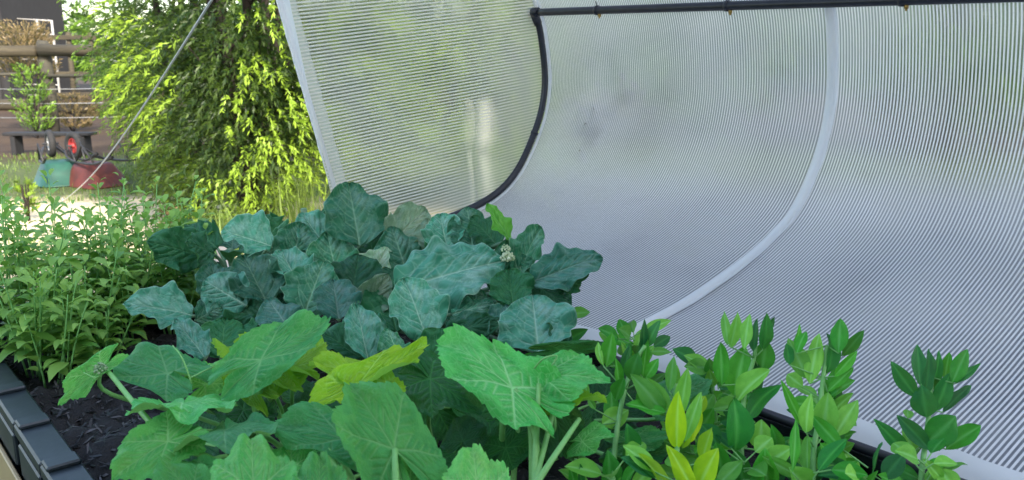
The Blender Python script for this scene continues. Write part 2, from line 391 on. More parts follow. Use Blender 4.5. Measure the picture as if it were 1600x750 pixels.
def leaf3(kind, mat, B, T, width, parent, roll=0, fold=.12, droop=.35, wav=1.0, name='leaf', var=None, label=None, facing=None):
    rnd = random.random
    var = var if var is not None else random.randrange(4)
    X, Y, Z, v, Fc, q = flat_cuc(var) if kind == 'cuc' else flat_oval(var, kind)
    L = (T-B).length; u = (T-B).normalized()
    view = facing or (CAM-(B+T)/2).normalized()
    nrm = (view*.8+UPV*.6); nrm = (nrm-u*nrm.dot(u)).normalized()
    nrm = Matrix.Rotation(roll, 3, u) @ nrm
    w = nrm.cross(u)
    wy = width/1.72 if kind == 'cuc' else width
    p1, p2, p3 = rnd()*6, rnd()*6, rnd()*6
    z = Z*L*wav + fold*np.abs(Y)*wy
    rad = np.sqrt(X**2+Y**2)
    a = .075 if kind == 'cuc' else .03
    z = z + wav*a*L*q**2*(np.sin(Y*5+X*3+p1)+.6*np.sin(X*8-Y*6+p2)+.35*np.sin(Y*13+p3))
    xx = X*L
    # bend along the midrib while keeping joint and tip where they are
    z = z + droop*L*.5*(X*(1-X))*np.where(X > 0, 1, .5)
    z = z - (.10*wy*np.abs(Y)**2*1.2 if kind == 'cuc' else 0)
    pts = np.array(B)[None, :]+xx[:, None]*np.array(u)+(Y*wy)[:, None]*np.array(w)+z[:, None]*np.array(nrm)
    o = link(name, pts, Fc, mat, parent, True, uv=np.stack([X, Y*1.0], -1), attrs={'vein': v})
    if label: o['label'] = label
    return o
def stem_between(name, pts, r0, r1, mat, parent, n=8):
    pp = smooth_path(pts, 5) if len(pts) > 2 else bez(pts[0], (Vector(pts[0])+Vector(pts[1]))/2, pts[1], 5)
    mb = MB(); mb.tube(pp, [r0+(r1-r0)*i/(len(pp)-1) for i in range(len(pp))], n)
    return mb.build(name, mat, parent, True)

# ------------------------------------------------------------------ camera, world, sun
cam = bpy.data.cameras.new('camera'); cam.lens = F/1600*36; cam.sensor_width = 36; cam.clip_end = 600; cam.clip_start = .02
cam.dof.use_dof = True; cam.dof.focus_distance = 1.6; cam.dof.aperture_fstop = 9.0
co = bpy.data.objects.new('camera', cam); COL.objects.link(co)
co.location = CAM; co.rotation_euler = (math.pi/2-PITCH, 0, 0); sc.camera = co
SUN_EL, SUN_AZ = R(34), R(150)       # azimuth clockwise from +Y: behind the viewer, to the right
sd = Vector((math.sin(SUN_AZ)*math.cos(SUN_EL), math.cos(SUN_AZ)*math.cos(SUN_EL), math.sin(SUN_EL)))
w = bpy.data.worlds.new('World'); sc.world = w; w.use_nodes = True
nt = w.node_tree; bg = nt.nodes['Background']; sky = nt.nodes.new('ShaderNodeTexSky'); sky.sky_type = 'NISHITA'
sky.sun_disc = False; sky.sun_elevation = SUN_EL; sky.sun_rotation = SUN_AZ; sky.air_density = 1.0; sky.dust_density = 2.5; sky.ozone_density = 1.2
tn_ = nt.nodes.new('ShaderNodeMix'); tn_.data_type = 'RGBA'; tn_.blend_type = 'MULTIPLY'; tn_.inputs[0].default_value = 1; tn_.inputs[7].default_value = (1.06, 1.0, .91, 1)
nt.links.new(sky.outputs[0], tn_.inputs[6]); nt.links.new(tn_.outputs[2], bg.inputs[0]); bg.inputs[1].default_value = .66
sl = bpy.data.lights.new('sun', 'SUN'); sl.energy = 7.5; sl.angle = R(.6); sl.color = (1, .93, .78)
so = bpy.data.objects.new('sun', sl); COL.objects.link(so); so.rotation_euler = (-sd).to_track_quat('-Z', 'Y').to_euler(); so.location = (0, 0, 12)
sc.view_settings.view_transform = 'Standard'; sc.view_settings.look = 'None'; sc.view_settings.exposure = 0; sc.view_settings.gamma = 1
sc.cycles.transparent_max_bounces = 24; sc.cycles.max_bounces = 10; sc.cycles.caustics_refractive = True; sc.cycles.use_denoising = DN

# ------------------------------------------------------------------ ground
def make_ground():
    m, nt, out = newmat('yard_ground')
    co_ = nd(nt, 'ShaderNodeTexCoord').outputs['Object']
    sp = nd(nt, 'ShaderNodeSeparateXYZ'); lk(nt, co_, sp.inputs[0])
    big = noise(nt, co_, .55, 5, .6); fine = noise(nt, co_, 9, 8, .7); mid = noise(nt, co_, 2.2, 6, .65)
    yy = math_n(nt, 'ADD', sp.outputs[1], math_n(nt, 'MULTIPLY', math_n(nt, 'SUBTRACT', mid, .5), 1.6))
    yy = math_n(nt, 'DIVIDE', yy, 40)
    sand = mixc(nt, fine, (.85, .72, .50), (.66, .52, .33))
    grassc = mixc(nt, fine, (.035, .065, .012), (.10, .12, .035))
    dirt = mixc(nt, fine, (.055, .027, .013), (.018, .010, .006))  # grass and dirt colours darkened in place of tree shade
    straw = mixc(nt, fine, (.085, .048, .022), (.035, .02, .011))
    shade_grey = mixc(nt, fine, (.15, .17, .21), (.07, .08, .10))
    g1 = ramp(nt, yy, [(.235, (0, 0, 0)), (.255, (1, 1, 1))])
    g2 = ramp(nt, yy, [(.325, (0, 0, 0)), (.36, (1, 1, 1))])
    g0 = ramp(nt, yy, [(.10, (1, 1, 1)), (.16, (0, 0, 0))])
    c = mixc(nt, g0, sand, grassc)
    c = mixc(nt, g1, c, grassc)
    far = mixc(nt, ramp(nt, big, [(.42, (0, 0, 0)), (.6, (1, 1, 1))]), dirt, straw)
    c = mixc(nt, g2, c, far)
    # bluish grey shade painted on the ground behind the bed, fading into the sand
    xr = math_n(nt, 'ADD', math_n(nt, 'ADD', sp.outputs[0], .6), math_n(nt, 'MULTIPLY', math_n(nt, 'SUBTRACT', mid, .5), .8))
    gr = math_n(nt, 'MULTIPLY', ramp(nt, xr, [(0, (0, 0, 0)), (.5, (1, 1, 1))]), ramp(nt, yy, [(.24, (1, 1, 1)), (.27, (0, 0, 0))]))
    c = mixc(nt, gr, c, shade_grey)
    pb = nd(nt, 'ShaderNodeBsdfPrincipled'); lk(nt, c, pb.inputs['Base Color']); pb.inputs['Roughness'].default_value = .95
    bp = nd(nt, 'ShaderNodeBump'); bp.inputs['Strength'].default_value = .8; bp.inputs['Distance'].default_value = .04
    lk(nt, math_n(nt, 'ADD', fine, math_n(nt, 'MULTIPLY', mid, 2)), bp.inputs['Height']); lk(nt, bp.outputs[0], pb.inputs['Normal'])
    lk(nt, pb.outputs[0], out.inputs[0])
    n = 120; g = np.linspace(-1, 1, n); g = np.sign(g)*np.abs(g)**2.2*300
    X, Y = np.meshgrid(g, g, indexing='ij')
    Z = .03*np.sin(X*1.3+Y*.7)+.02*np.sin(X*2.9-Y*1.7)
    Z = Z*np.clip((np.hypot(X, Y)-4)/5, 0, 1)*(np.hypot(X, Y) < 60)
    o = link('ground', np.stack([X.ravel(), Y.ravel(), Z.ravel()], -1), grid_faces(n, n), m)
    # flip normals up
    o.data.flip_normals() if o.data.polygons[0].normal.z < 0 else None
    tag(o, 'dry yard ground of sand, dirt and thin grass', kind='structure')
make_ground()
def gz(x, y):
    h = math.hypot(x, y)
    return (.03*math.sin(x*1.3+y*.7)+.02*math.sin(x*2.9-y*1.7))*min(max((h-4)/5, 0), 1)*(h < 60)
def G(px, py):                       # where a pixel's ray meets the ground
    p = PZ(px, py, 0); p.z = gz(p.x, p.y); return p

def blades(name, centers, h, spread, per, mat, label, kind=None, cat=None, w=.006, lean=.5, tone=(0, 1), origin=None):
    v = []; f = []; a = []
    for c in centers:
        for _ in range(per):
            r = random.gauss(0, spread); an = random.uniform(0, 6.28)
            b = Vector((c[0]+math.cos(an)*r, c[1]+math.sin(an)*r, c[2]-.01))
            hh = h*random.uniform(.5, 1.15); an2 = random.uniform(0, 6.28)
            d = Vector((math.cos(an2), math.sin(an2), 0)); sd_ = Vector((-d.y, d.x, 0))*w*random.uniform(.6, 1.3)
            l = lean*random.uniform(.1, 1)*hh
            p1 = b+d*l*.3+UPV*hh*.6; p2 = b+d*l+UPV*hh*random.uniform(.75, 1)
            k = len(v); v += [b-sd_, b+sd_, p1+sd_*.7, p1-sd_*.7, p2]; f += [(k, k+1, k+2, k+3), (k+3, k+2, k+4)]
            tn = random.uniform(*tone); a += [tn]*5
    o = link(name, v, f, mat, None, True, attrs={'tone': a}, origin=origin)
    return tag(o, label, cat, None, kind)
cs = []
for _ in range(2600):
    x = random.uniform(-12, 6); y = random.uniform(9.6, 14.5); cs.append((x, y, gz(x, y)))
for _ in range(700):
    x = random.uniform(-7, -1); y = random.uniform(5.2, 7.6); cs.append((x, y, gz(x, y)))
blades('grass', cs, .09, .12, 9, M['grass'], 'thin green grass growing across the yard', 'stuff', w=.006)

# ------------------------------------------------------------------ raised bed
bed = thing('raised_garden_bed', 'black plastic raised garden bed with overlapping edge caps and a tan plate', 'garden bed', S((S0+S1)/2, (N0+N1)/2, 0))
AXL = (LD, ND, UPV)
def bedbox(name, s0, s1, n0, n1, z0, z1, mat=None, bev=.003, parent=None):
    mb = MB(); mb.box(S((s0+s1)/2, (n0+n1)/2, (z0+z1)/2), (s1-s0, n1-n0, z1-z0), AXL, bev)
    return mb.build(name, mat or M['black'], parent or bed)
mod = .205
k = 0; s = S0
while s < S1-.02:
    e = min(s+mod, S1)
    mb = MB()
    for nc, dz in ((N0-.022, 0), ):
        mb.box(S((s+e)/2, N0-.024, BED-.012), (e-s-.003, .056, .024), AXL, .004)
        mb.box(S(e-.026, N0-.024, BED+.004), (.040, .052, .010), AXL, .003)          # raised lip over the joint
        mb.box(S((s+e)/2-.02, N0-.050, BED-.055), (e-s-.045, .010, .062), AXL, .003)
    mb.build('edge_cap', M['black'], bed)
    mb = MB()
    mb.box(S((s+e)/2, N1+.024, BED-.012), (e-s-.003, .056, .024), AXL, .004)
    mb.box(S(e-.026, N1+.024, BED+.004), (.040, .052, .010), AXL, .003)
    mb.build('edge_cap', M['black'], bed)
    s = e
for ss in (S0-.02, S1+.024):
    n = N0-.05
    while n < N1+.04:
        e = min(n+.2, N1+.052)
        mb = MB(); mb.box(S(ss, (n+e)/2, BED-.013), (.050, e-n-.003, .024), AXL, .004)
        mb.box(S(ss, e-.026, BED+.003), (.046, .038, .009), AXL, .003)
        mb.build('edge_cap', M['black'], bed); n = e
def ribbed(s0, s1, n, z0, z1, out):
    mb = MB(); mb.box(S((s0+s1)/2, n, (z0+z1)/2), (s1-s0, .016, z1-z0), AXL, .002)
    s = s0+.05
    while s < s1-.05:
        mb.box(S(s, n+out*.013, (z0+z1)/2-.01), (.022, .012, z1-z0-.08), AXL, .003); s += .2055
    return mb.build('side_panel', M['black'], bed)
ribbed(S0, S1, N0-.034, .52, BED-.026, -1); ribbed(S0, S1, N1+.034, .52, BED-.026, 1)
for ss in (S0-.022, S1+.026): bedbox('side_panel', ss-.008, ss+.008, N0-.02, N1+.02, .52, BED-.03)
bedbox('base_tray', S0, S1, N0-.02, N1+.02, .50, .53)
for a, b in ((S0+.08, N0), (S0+.08, N1), (S1-.08, N0), (S1-.08, N1), ((S0+S1)/2, N0), ((S0+S1)/2, N1)):
    bedbox('leg', a-.025, a+.025, b-.03, b+.03, 0, .50, M['steel'])
# tan plate with a hand-drawn squiggle of lettering
pl = bedbox('name_plate', 1.22, 1.92, N0-.066, N0-.058, .76, .915, M['tan'], .002)
mb = MB(); z0 = .855; s0 = 1.47
for i, (l, h) in enumerate(((.02, .014), (.014, .008), (.012, .008), (.016, .012), (.012, .008), (.014, .008), (.012, .014), (.016, .008))):
    pts = [S(s0, N0-.068, z0), S(s0-l*.3, N0-.068, z0+h), S(s0-l*.7, N0-.068, z0+h*.2), S(s0-l, N0-.068, z0+.002)]
    mb.tube(smooth_path(pts, 4), .0011, 5); s0 -= l
mb.build('lettering', M['ink'], pl); pl.children[0].location = (0, 0, 0)
# soil with mulch chips
n1, n2 = 110, 60
a = np.linspace(S0, S1, n1)[:, None]; b = np.linspace(N0-.0, N1+.0, n2)[None, :]
hz = SOIL+.012*np.sin(a*23+b*9)+.009*np.sin(a*51-b*37)+.006*np.sin(b*83+a*11)+RNG.normal(0, .0035, (n1, n2))
pp = np.array(LD)[None, None, :]*a[..., None]+np.array(ND)[None, None, :]*b[..., None]; pp[..., 2] = hz
o = link('soil', pp.reshape(-1, 3), grid_faces(n1, n2), M['soilm'])
if o.data.polygons[0].normal.z < 0: o.data.flip_normals()
tag(o, 'dark damp soil filling the raised bed', kind='stuff')
mb = MB()
for _ in range(9000):
    s = random.uniform(S0+.01, S1-.01); n = N0+.01+(N1-N0-.02)*random.random()**1.15
    c = S(s, n, SOIL+.012*math.sin(s*23+n*9)+.009*math.sin(s*51-n*37)+.006*math.sin(n*83+s*11)+random.uniform(.001, .009))
    d = Vector((random.gauss(0, 1), random.gauss(0, 1), random.gauss(0, .3))).normalized(); e = d.cross(UPV).normalized()
    e = (e+UPV*random.uniform(-.5, .5)).normalized(); l = random.uniform(.004, .016); wd = random.uniform(.0012, .0035)
    mb.add([c-d*l-e*wd*.5, c-d*l*.4+e*wd, c+d*l+e*wd*.4, c+d*l*.6-e*wd], [(0, 1, 2, 3)], random.random()**3.5)
o = mb.build('mulch_chips', M['chip'], None, tone=True); tag(o, 'black bark mulch chips scattered over the soil', kind='stuff')

# ------------------------------------------------------------------ net cover (lid open)
cover = thing('net_cover', 'arched white insect-net cover hinged open behind the raised bed', 'net cover', S(1.2, N1+.04, BED))
HN = N1+.03
prof = [(0, .0), (.12, .014), (.34, .05), (.58, .12), (.76, .21), (.87, .35), (.915, .50), (.90, .66), (.86, .785), (.76, .95), (.58, 1.06), (.34, 1.11), (.08, 1.10), (-.19, 1.03)]
pv = smooth_path([Vector((p[0], p[1], 0)) for p in prof], 6)
H = [0.0]
for i in range(1, len(pv)): H.append(H[-1]+(pv[i]-pv[i-1]).length)
ridge_i = 8*6
def CP(s, i, off=0.0):               # a point on the canopy: arc index i; off moves it towards the inside of the arch
    p = pv[i]; a = pv[min(i+1, len(pv)-1)]-pv[max(i-1, 0)]; a.normalize(); nn = Vector((-a.y, a.x, 0))
    p = p+nn*off
    g_ = max(0, s-1.21)/1.17
    return S(s, HN+p.x+.085*g_*math.exp(-((i-16)/7)**2), BED+.012+p.y-.012*g_*math.exp(-((i-16)/7)**2)+.030*max(0, s-.6)/1.78*min(1, i/48))
HS = [2.38, 1.21, .04]
ns_ = 97; ss = np.linspace(HS[2], HS[0], ns_)
vv = []; uvv = []
for s in ss:
    f = ((s-HS[1])/1.17) % 1.0; sag = .022*math.sin(math.pi*f)**.8
    for i in range(len(pv)):
        env = math.sin(math.pi*i/(len(pv)-1))**.5 if 0 < i < len(pv)-1 else 0
        wr = .0011*math.sin(s*23+i*.22)+.0008*math.sin(s*57-i*.4+math.sin(s*9))
        vv.append(CP(s, i, (sag+wr)*env)); uvv.append((s, H[i]))
o = link('canopy_net', vv, grid_faces(ns_, len(pv)), M['net'], cover, True, uv=uvv)
def face_bed(o):          # net normals look towards the bed
    me = o.data; c = Vector(o.parent['_w']); tgt = S(1.2, .6, 1.6); k = sum(1 if (tgt-(p.center+c)).dot(p.normal) > 0 else -1 for p in me.polygons)
    if k < 0: me.flip_normals()
face_bed(o)
# end panel: half-disc of net between the end hoop and the chord
A = CP(HS[0], 0); Bp = CP(HS[0], len(pv)-1); nu, nvv = len(pv), 24
vv = []; uvv = []
ch = (Bp-A); cl = ch.length; cd = ch.normalized()
for i in range(nu):
    h = CP(HS[0], i); proj = A+cd*max(0, min(cl, (h-A).dot(cd)))
    proj = A+cd*cl*(i/(nu-1))
    for j in range(nvv):
        t = j/(nvv-1); p = h*(1-t)+proj*t
        rel = p-A; uu = rel.dot(ND); zz = rel.z
        p = p+LD*(.018*math.sin(math.pi*t)*math.sin(3*uu+2)+.003*math.sin(14*zz+9*uu)*math.sin(math.pi*t))
        vv.append(p); uvv.append((uu, rel.dot(cd)+uu*.05))
oe = link('end_net', vv, grid_faces(nu, nvv), M['net_end'], cover, True, uv=uvv)
if sum(1 if (CAM-(p.center+Vector(cover['_w']))).dot(p.normal) > 0 else -1 for p in oe.data.polygons) < 0: oe.data.flip_normals()
# white hem along the chord
def band(name, path, side, wd, mat, parent, thick=.004, wrk=.003):
    v = []; n = len(path); cross = 7
    for i, p in enumerate(path):
        sdv = side[i] if isinstance(side, list) else side
        t = (path[min(i+1, n-1)]-path[max(i-1, 0)]).normalized(); nn = t.cross(sdv).normalized()
        for j in range(cross):
            q = j/(cross-1)-.5
            v.append(p+sdv*wd*q+nn*(thick*math.cos(math.pi*q)+wrk*math.sin(i*1.3+j*.9)*math.sin(i*.37)))
    return link(name, v, grid_faces(n, cross), mat, parent, True)
hA, hB = A+ND*.055, Bp-ND*.03
hp = [hA*(1-i/60)+hB*(i/60)+LD*.006 for i in range(61)]
sdir = (ND-cd*ND.dot(cd)).normalized()
band('chord_hem', hp, sdir, .062, M['white'], cover, .006, .004)
mb = MB(); mb.tube([p-sdir*.018+LD*.002 for p in hp], .011, 8); mb.build('frame_rail', M['white'], cover, True)
# bottom hem band along the hinge, with the dark hinge rod below
pb_ = [S(s, HN-.012, BED+.022) for s in np.linspace(HS[2]-.02, HS[0]+.02, 60)]
band('hinge_hem', pb_, (ND+UPV*.25).normalized(), .078, M['white'], cover, .006, .004)
mb = MB(); mb.tube([S(HS[2]-.04, HN-.05, BED+.016), S(HS[0]+.04, HN-.05, BED+.016)], .009, 8); mb.build('hinge_rod', M['pipe'], cover, True)
mb = MB(); mb.tube([CP(HS[2], len(pv)-1), CP(HS[0], len(pv)-1)], .014, 10); mb.build('frame_rail', M['white'], cover, True)
# hoops in white sleeves
for k, hs in enumerate(HS):
    i0, i1 = 0, len(pv)-1
    mb = MB(); mb.tube([CP(hs, i, .008) for i in range(i0, i1+1)], .0115 if k else .006, 10); mb.build('hoop', M['white'], cover, True)
    path = [CP(hs-(.020 if k == 0 else 0), i, .007) for i in range(i0, i1+1)]
    band('hoop_sleeve', path, LD, .034 if k else .016, M['white'], cover, .005, .0015)
# black feed pipe along the end hoop up to the ridge
path = [CP(HS[0]-.004, i, .022) for i in range(0, ridge_i+1)]
fp = MB(); fp.tube(path, .0135, 12); fpo = fp.build('feed_pipe', M['pipe'], cover, True)
rz = .030
rp = [CP(s, ridge_i, rz) for s in np.linspace(HS[0]+.004, HS[2], 30)]
mp_ = MB(); mp_.tube(rp, .0135, 12); mpo = mp_.build('mist_pipe', M['pipe'], cover, True)
def subp(name, mb, mat, part):
    o = mb.build(name, mat, None, True)
    for vtx in o.data.vertices: vtx.co -= Vector(cover['_w'])
    o.parent = part; return o
e0 = CP(HS[0]-.002, ridge_i, rz)
mb = MB(); mb.tube([e0+LD*.016, e0-LD*.030], .0175, 12); mb.tube([e0, CP(HS[0]-.004, ridge_i-2, .024)], .0175, 12); subp('elbow', mb, M['pipe'], mpo)
for s in (2.05, 1.52, 1.0, .48):
    c = CP(s, ridge_i, rz)
    mb = MB(); mb.tube([c+LD*.006, c-LD*.006], .0165, 12); mb.tube([c, c+UPV*.055+LD*.012], .0018, 6); subp('cable_tie', mb, M['pipe'], mpo)
    mb = MB(); mb.tube([c-UPV*.010-LD*.012, c-UPV*.022-LD*.012], .0058, 8); mb.tube([c-UPV*.021-LD*.012, c-UPV*.027-LD*.012], .003, 8); subp('nozzle', mb, M['brass'], mpo)
c = CP(HS[0]-.004, 29, .022); a_ = (CP(HS[0]-.004, 30, .022)-c).normalized()
mb = MB(); mb.tube([c-a_*.004, c+a_*.004], .0165, 12); mb.tube([c, c-LD*.02+ND*.022], .0016, 6); subp('cable_tie', mb, M['pipe'], fpo)

# guy cord from the lifted edge down to a peg in the yard
top = CP(HS[0], len(pv)-1)
def pix(p):
    q = p-CAM; d = q.dot(CF); return 800+F*q.dot(CR)/d, 375-F*q.dot(CU)/d
print('cord top px', pix(top), 'hinge', pix(A))
peg = G(98, 312)
mb = MB()
cp_ = [top*(1-t)+peg*t-UPV*.12*math.sin(math.pi*t) for t in [i/30 for i in range(31)]]
mb.tube(cp_, .0045, 6)
cord = thing('guy_cord', 'taut white cord running from the net cover down to the yard', 'cord', peg)
mb.build('cord', M['rope'], cord, True)
mb = MB(); mb.tube([peg-UPV*.05, peg+UPV*.04], [.006, .008], 8); mb.build('ground_peg', M['steel'], cord, True)
# ------------------------------------------------------------------ plants in the bed
def soil_pt(px, py):
    p = PZ(px, py, SOIL); n = p.dot(ND); s = p.dot(LD)
    return S(min(max(s, S0+.03), S1-.03), min(max(n, N0+.03), N1-.04), SOIL+.002)
def SP(s, n): return S(s, n, SOIL+.002)

# ---- brassicas (broccoli): blue-green waxy leaves
BR = {
 'a': (SP(2.02, .80), 'broccoli plant with rounded blue-green leaves, nearest the leafy herbs'),
 'b': (SP(2.12, 1.06), 'tallest broccoli plant, its top leaf rising against the hem of the net'),
 'c': (SP(1.78, 1.02), 'broccoli plant with one very large veined leaf in the middle of the bed'),
 'd': (SP(1.62, 1.16), 'broccoli plant leaning over the bed rim towards the white net, in flower'),
}
bro = {k: thing('broccoli_plant', v[1], 'broccoli', v[0], 'broccoli plants in the raised bed') for k, v in BR.items()}
bl = [
 # plant, mat, joint(x,y,d), tip, width, roll, fold, droop
 ('a','bra_lit',(424,386,1.84),(350,362,1.80),66,.1,.15,.3), ('a','bra',(418,388,1.85),(468,382,1.95),50,.2,.2,.4),
 ('a','bra_lit',(385,478,1.72),(322,440,1.70),74,-.3,.2,.3), ('a','bra',(418,474,1.74),(380,404,1.78),78,.1,.15,.2),
 ('a','bra_lit',(300,494,1.68),(198,476,1.62),60,.0,.2,.5), ('a','bra',(306,500,1.70),(345,480,1.7),44,.5,.2,.5),
 ('a','bra',(455,420,1.86),(470,352,1.9),64,.1,.15,.2), ('a','bra',(345,470,1.80),(330,415,1.84),60,.1,.2,.2), ('a','bra_lit',(455,520,1.58),(420,470,1.62),70,.1,.2,.3), ('a','bra_dark',(390,540,1.56),(440,510,1.6),70,.1,.2,.3), ('b','bra_lit',(530,500,1.62),(520,440,1.66),66,.1,.2,.2), ('c','bra',(740,500,1.58),(745,450,1.64),64,.1,.2,.2), ('d','bra_lit',(775,520,1.54),(800,478,1.58),50,.1,.2,.2), ('a','bra',(476,492,1.66),(505,412,1.70),86,-.2,.12,.2), ('a','bra_dark',(322,526,1.6),(405,502,1.62),42,.3,.25,.5),
 ('a','bra_lit',(320,560,1.5),(276,502,1.52),44,.2,.2,.2), ('a','bra_dark',(345,560,1.55),(352,500,1.6),70,.0,.15,.2),
 ('a','bra_dark',(420,500,1.72),(350,500,1.72),60,.0,.15,.2), ('a','bra',(440,440,1.9),(425,380,1.95),60,0,.2,.2),
 ('b','bra',(562,385,1.86),(545,292,1.92),92,.1,.12,.2), ('b','bra_lit',(520,402,1.9),(472,336,1.92),62,.1,.15,.3),
 ('b','bra_pale',(606,385,1.9),(662,330,1.98),58,.2,.15,.3), ('b','bra',(530,448,1.82),(512,368,1.88),72,-.1,.15,.2),
 ('b','bra_pale',(574,450,1.76),(604,390,1.8),50,-.3,.4,.2), ('b','bra_dark',(548,480,1.7),(560,402,1.76),96,.0,.15,.2),
 ('b','bra',(640,440,1.82),(612,358,1.86),74,.1,.15,.2), ('b','bra_dark',(590,430,1.86),(572,350,1.95),80,0,.15,.2),
 ('b','bra_dark',(500,470,1.82),(470,390,1.9),80,0,.15,.2), ('b','bra_pale',(562,494,1.66),(604,432,1.68),48,.4,.35,.2),
 ('c','bra_lit',(618,455,1.62),(780,410,1.66),112,.0,.12,.25), ('c','bra',(640,500,1.66),(690,430,1.7),90,0,.15,.3),
 ('c','bra_lit',(668,530,1.52),(632,440,1.56),82,.1,.25,.3), ('c','bra_dark',(620,520,1.62),(600,440,1.7),90,0,.15,.2),
 ('c','bra_dark',(778,385,1.78),(738,342,1.80),56,.2,.15,.2), ('c','bean_light',(796,375,1.74),(760,318,1.74),30,.1,.2,.2),
 ('c','bra_dark',(700,420,1.8),(700,350,1.85),70,0,.2,.2), ('c','bra',(738,388,1.78),(730,326,1.82),64,.1,.2,.2), ('c','bra_lit',(700,395,1.80),(688,338,1.84),58,-.1,.2,.2), ('c','bra_pale',(680,400,1.84),(668,345,1.9),50,.3,.2,.2), ('c','bra',(600,520,1.5),(540,500,1.54),60,.2,.2,.3), ('b','bra_lit',(470,450,1.78),(440,395,1.84),60,.1,.2,.2), ('c','bra_dark',(695,522,1.5),(782,500,1.54),44,.2,.2,.3),
 ('c','bra_lit',(705,492,1.58),(768,474,1.6),34,.1,.2,.3), ('c','bra_lit',(576,565,1.44),(556,480,1.48),58,.2,.25,.2),
 ('c','bra_dark',(565,560,1.5),(500,520,1.5),62,.2,.2,.3), ('c','bra',(625,560,1.42),(605,515,1.46),46,.3,.4,.2),
 ('c','bra_dark',(660,575,1.46),(700,520,1.5),60,.2,.2,.3), ('c','bra',(760,540,1.52),(700,500,1.56),50,.2,.2,.3),
 ('d','bra',(808,432,1.68),(842,358,1.72),46,-.1,.25,.2), ('d','bra_lit',(830,442,1.60),(936,405,1.60),60,.2,.25,.7),
 ('d','bra_dark',(880,452,1.62),(918,428,1.58),30,.4,.3,.4), ('d','bra_dark',(836,445,1.62),(888,482,1.58),56,.0,.2,.4),
 ('d','bra_dark',(802,480,1.58),(795,425,1.62),64,.0,.15,.2), ('d','bra_lit',(842,552,1.44),(832,466,1.50),112,.0,.12,.2),
 ('d','bra_dark',(775,470,1.66),(790,380,1.7),40,.3,.2,.2), ('d','bra',(806,400,1.7),(822,440,1.66),40,.2,.2,.2),
 ('d','bra_dark',(880,545,1.46),(860,480,1.5),40,.3,.2,.2),
]
for p, m, b, t, w_, ro, fo, dr in bl:
    root = bro[p]
    if m.startswith('bra'):
        t = (b[0]+(t[0]-b[0])*1.06, b[1]+(t[1]-b[1])*1.06, t[2]); w_ = w_*1.12
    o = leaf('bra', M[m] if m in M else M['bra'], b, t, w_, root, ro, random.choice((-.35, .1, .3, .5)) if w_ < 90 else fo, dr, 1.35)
    J = P(*b); base = Vector(root['_w']); up_ = base+UPV*max(.05, (J.z-base.z)*.55)
    up_ += (J-base)*.15; up_.z = base.z+max(.04, (J.z-base.z)*.5)
    stem_between('leaf_stalk', [up_, (up_+J)/2-UPV*.01, J], .0065, .0035, M['stem_pale'], root)
for k, r_ in bro.items():
    b = Vector(r_['_w']); h = .22 if k != 'b' else .28
    stem_between('stem', [b-UPV*.02, b+UPV*h*.5+ND*.01, b+UPV*h], .013, .009, M['stem_pale'], r_)
for k, r_ in bro.items():          # lower leaves around each stem
    b = Vector(r_['_w'])
    for i in range(11):
        an = i*2.4+random.random(); o_ = Vector((math.cos(an), math.sin(an), 0)); h = random.uniform(.05, .22)
        J = b+o_*random.uniform(.04, .09)+UPV*h; T_ = J+o_*random.uniform(.09, .14)+UPV*random.uniform(.0, .07)
        if abs((T_.dot(ND)-(N0+N1)/2)) > .52 or T_.dot(LD) > S1: continue
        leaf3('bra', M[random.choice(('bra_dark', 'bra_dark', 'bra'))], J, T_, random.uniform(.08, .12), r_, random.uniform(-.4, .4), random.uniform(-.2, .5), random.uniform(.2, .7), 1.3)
        stem_between('leaf_stalk', [b+UPV*h*.4, (b+J)/2+UPV*h*.35, J], .006, .0035, M['stem_pale'], r_)
# broccoli head and small blossom
def floret(name, c, r, mat, parent, n=60, spike=.3):
    mb = MB()
    for i in range(n):
        z = 1-2*(i+.5)/n
        if z < -.3: continue
        a = i*2.39996; q = math.sqrt(1-z*z)
        d = Vector((math.cos(a)*q, math.sin(a)*q, z)); p = c+d*r*random.uniform(.75, 1.05); rr = r*random.uniform(.18, .3)
        e = d.orthogonal().normalized(); f = d.cross(e)
        ring = [p+(e*math.cos(t)+f*math.sin(t))*rr for t in [k*math.pi/3 for k in range(6)]]
        k0 = [p+d*rr]+ring+[p-d*rr*.8]
        mb.add(k0, [(0, 1+j, 1+(j+1) % 6) for j in range(6)]+[(7, 1+(j+1) % 6, 1+j) for j in range(6)], random.random())
    return mb.build(name, mat, parent, False, tone=True)
M['bud'] = foliage_mat('broccoli_bud', (.14, .26, .12), (.30, .42, .22), .1)
M['petal'] = foliage_mat('pale_blossom', (.42, .55, .30), (.78, .82, .6), .3)
floret('blossom', P(793, 404, 1.66), .014, M['petal'], bro['d'], 60)
floret('blossom', P(790, 390, 1.67), .010, M['petal'], bro['d'], 40)

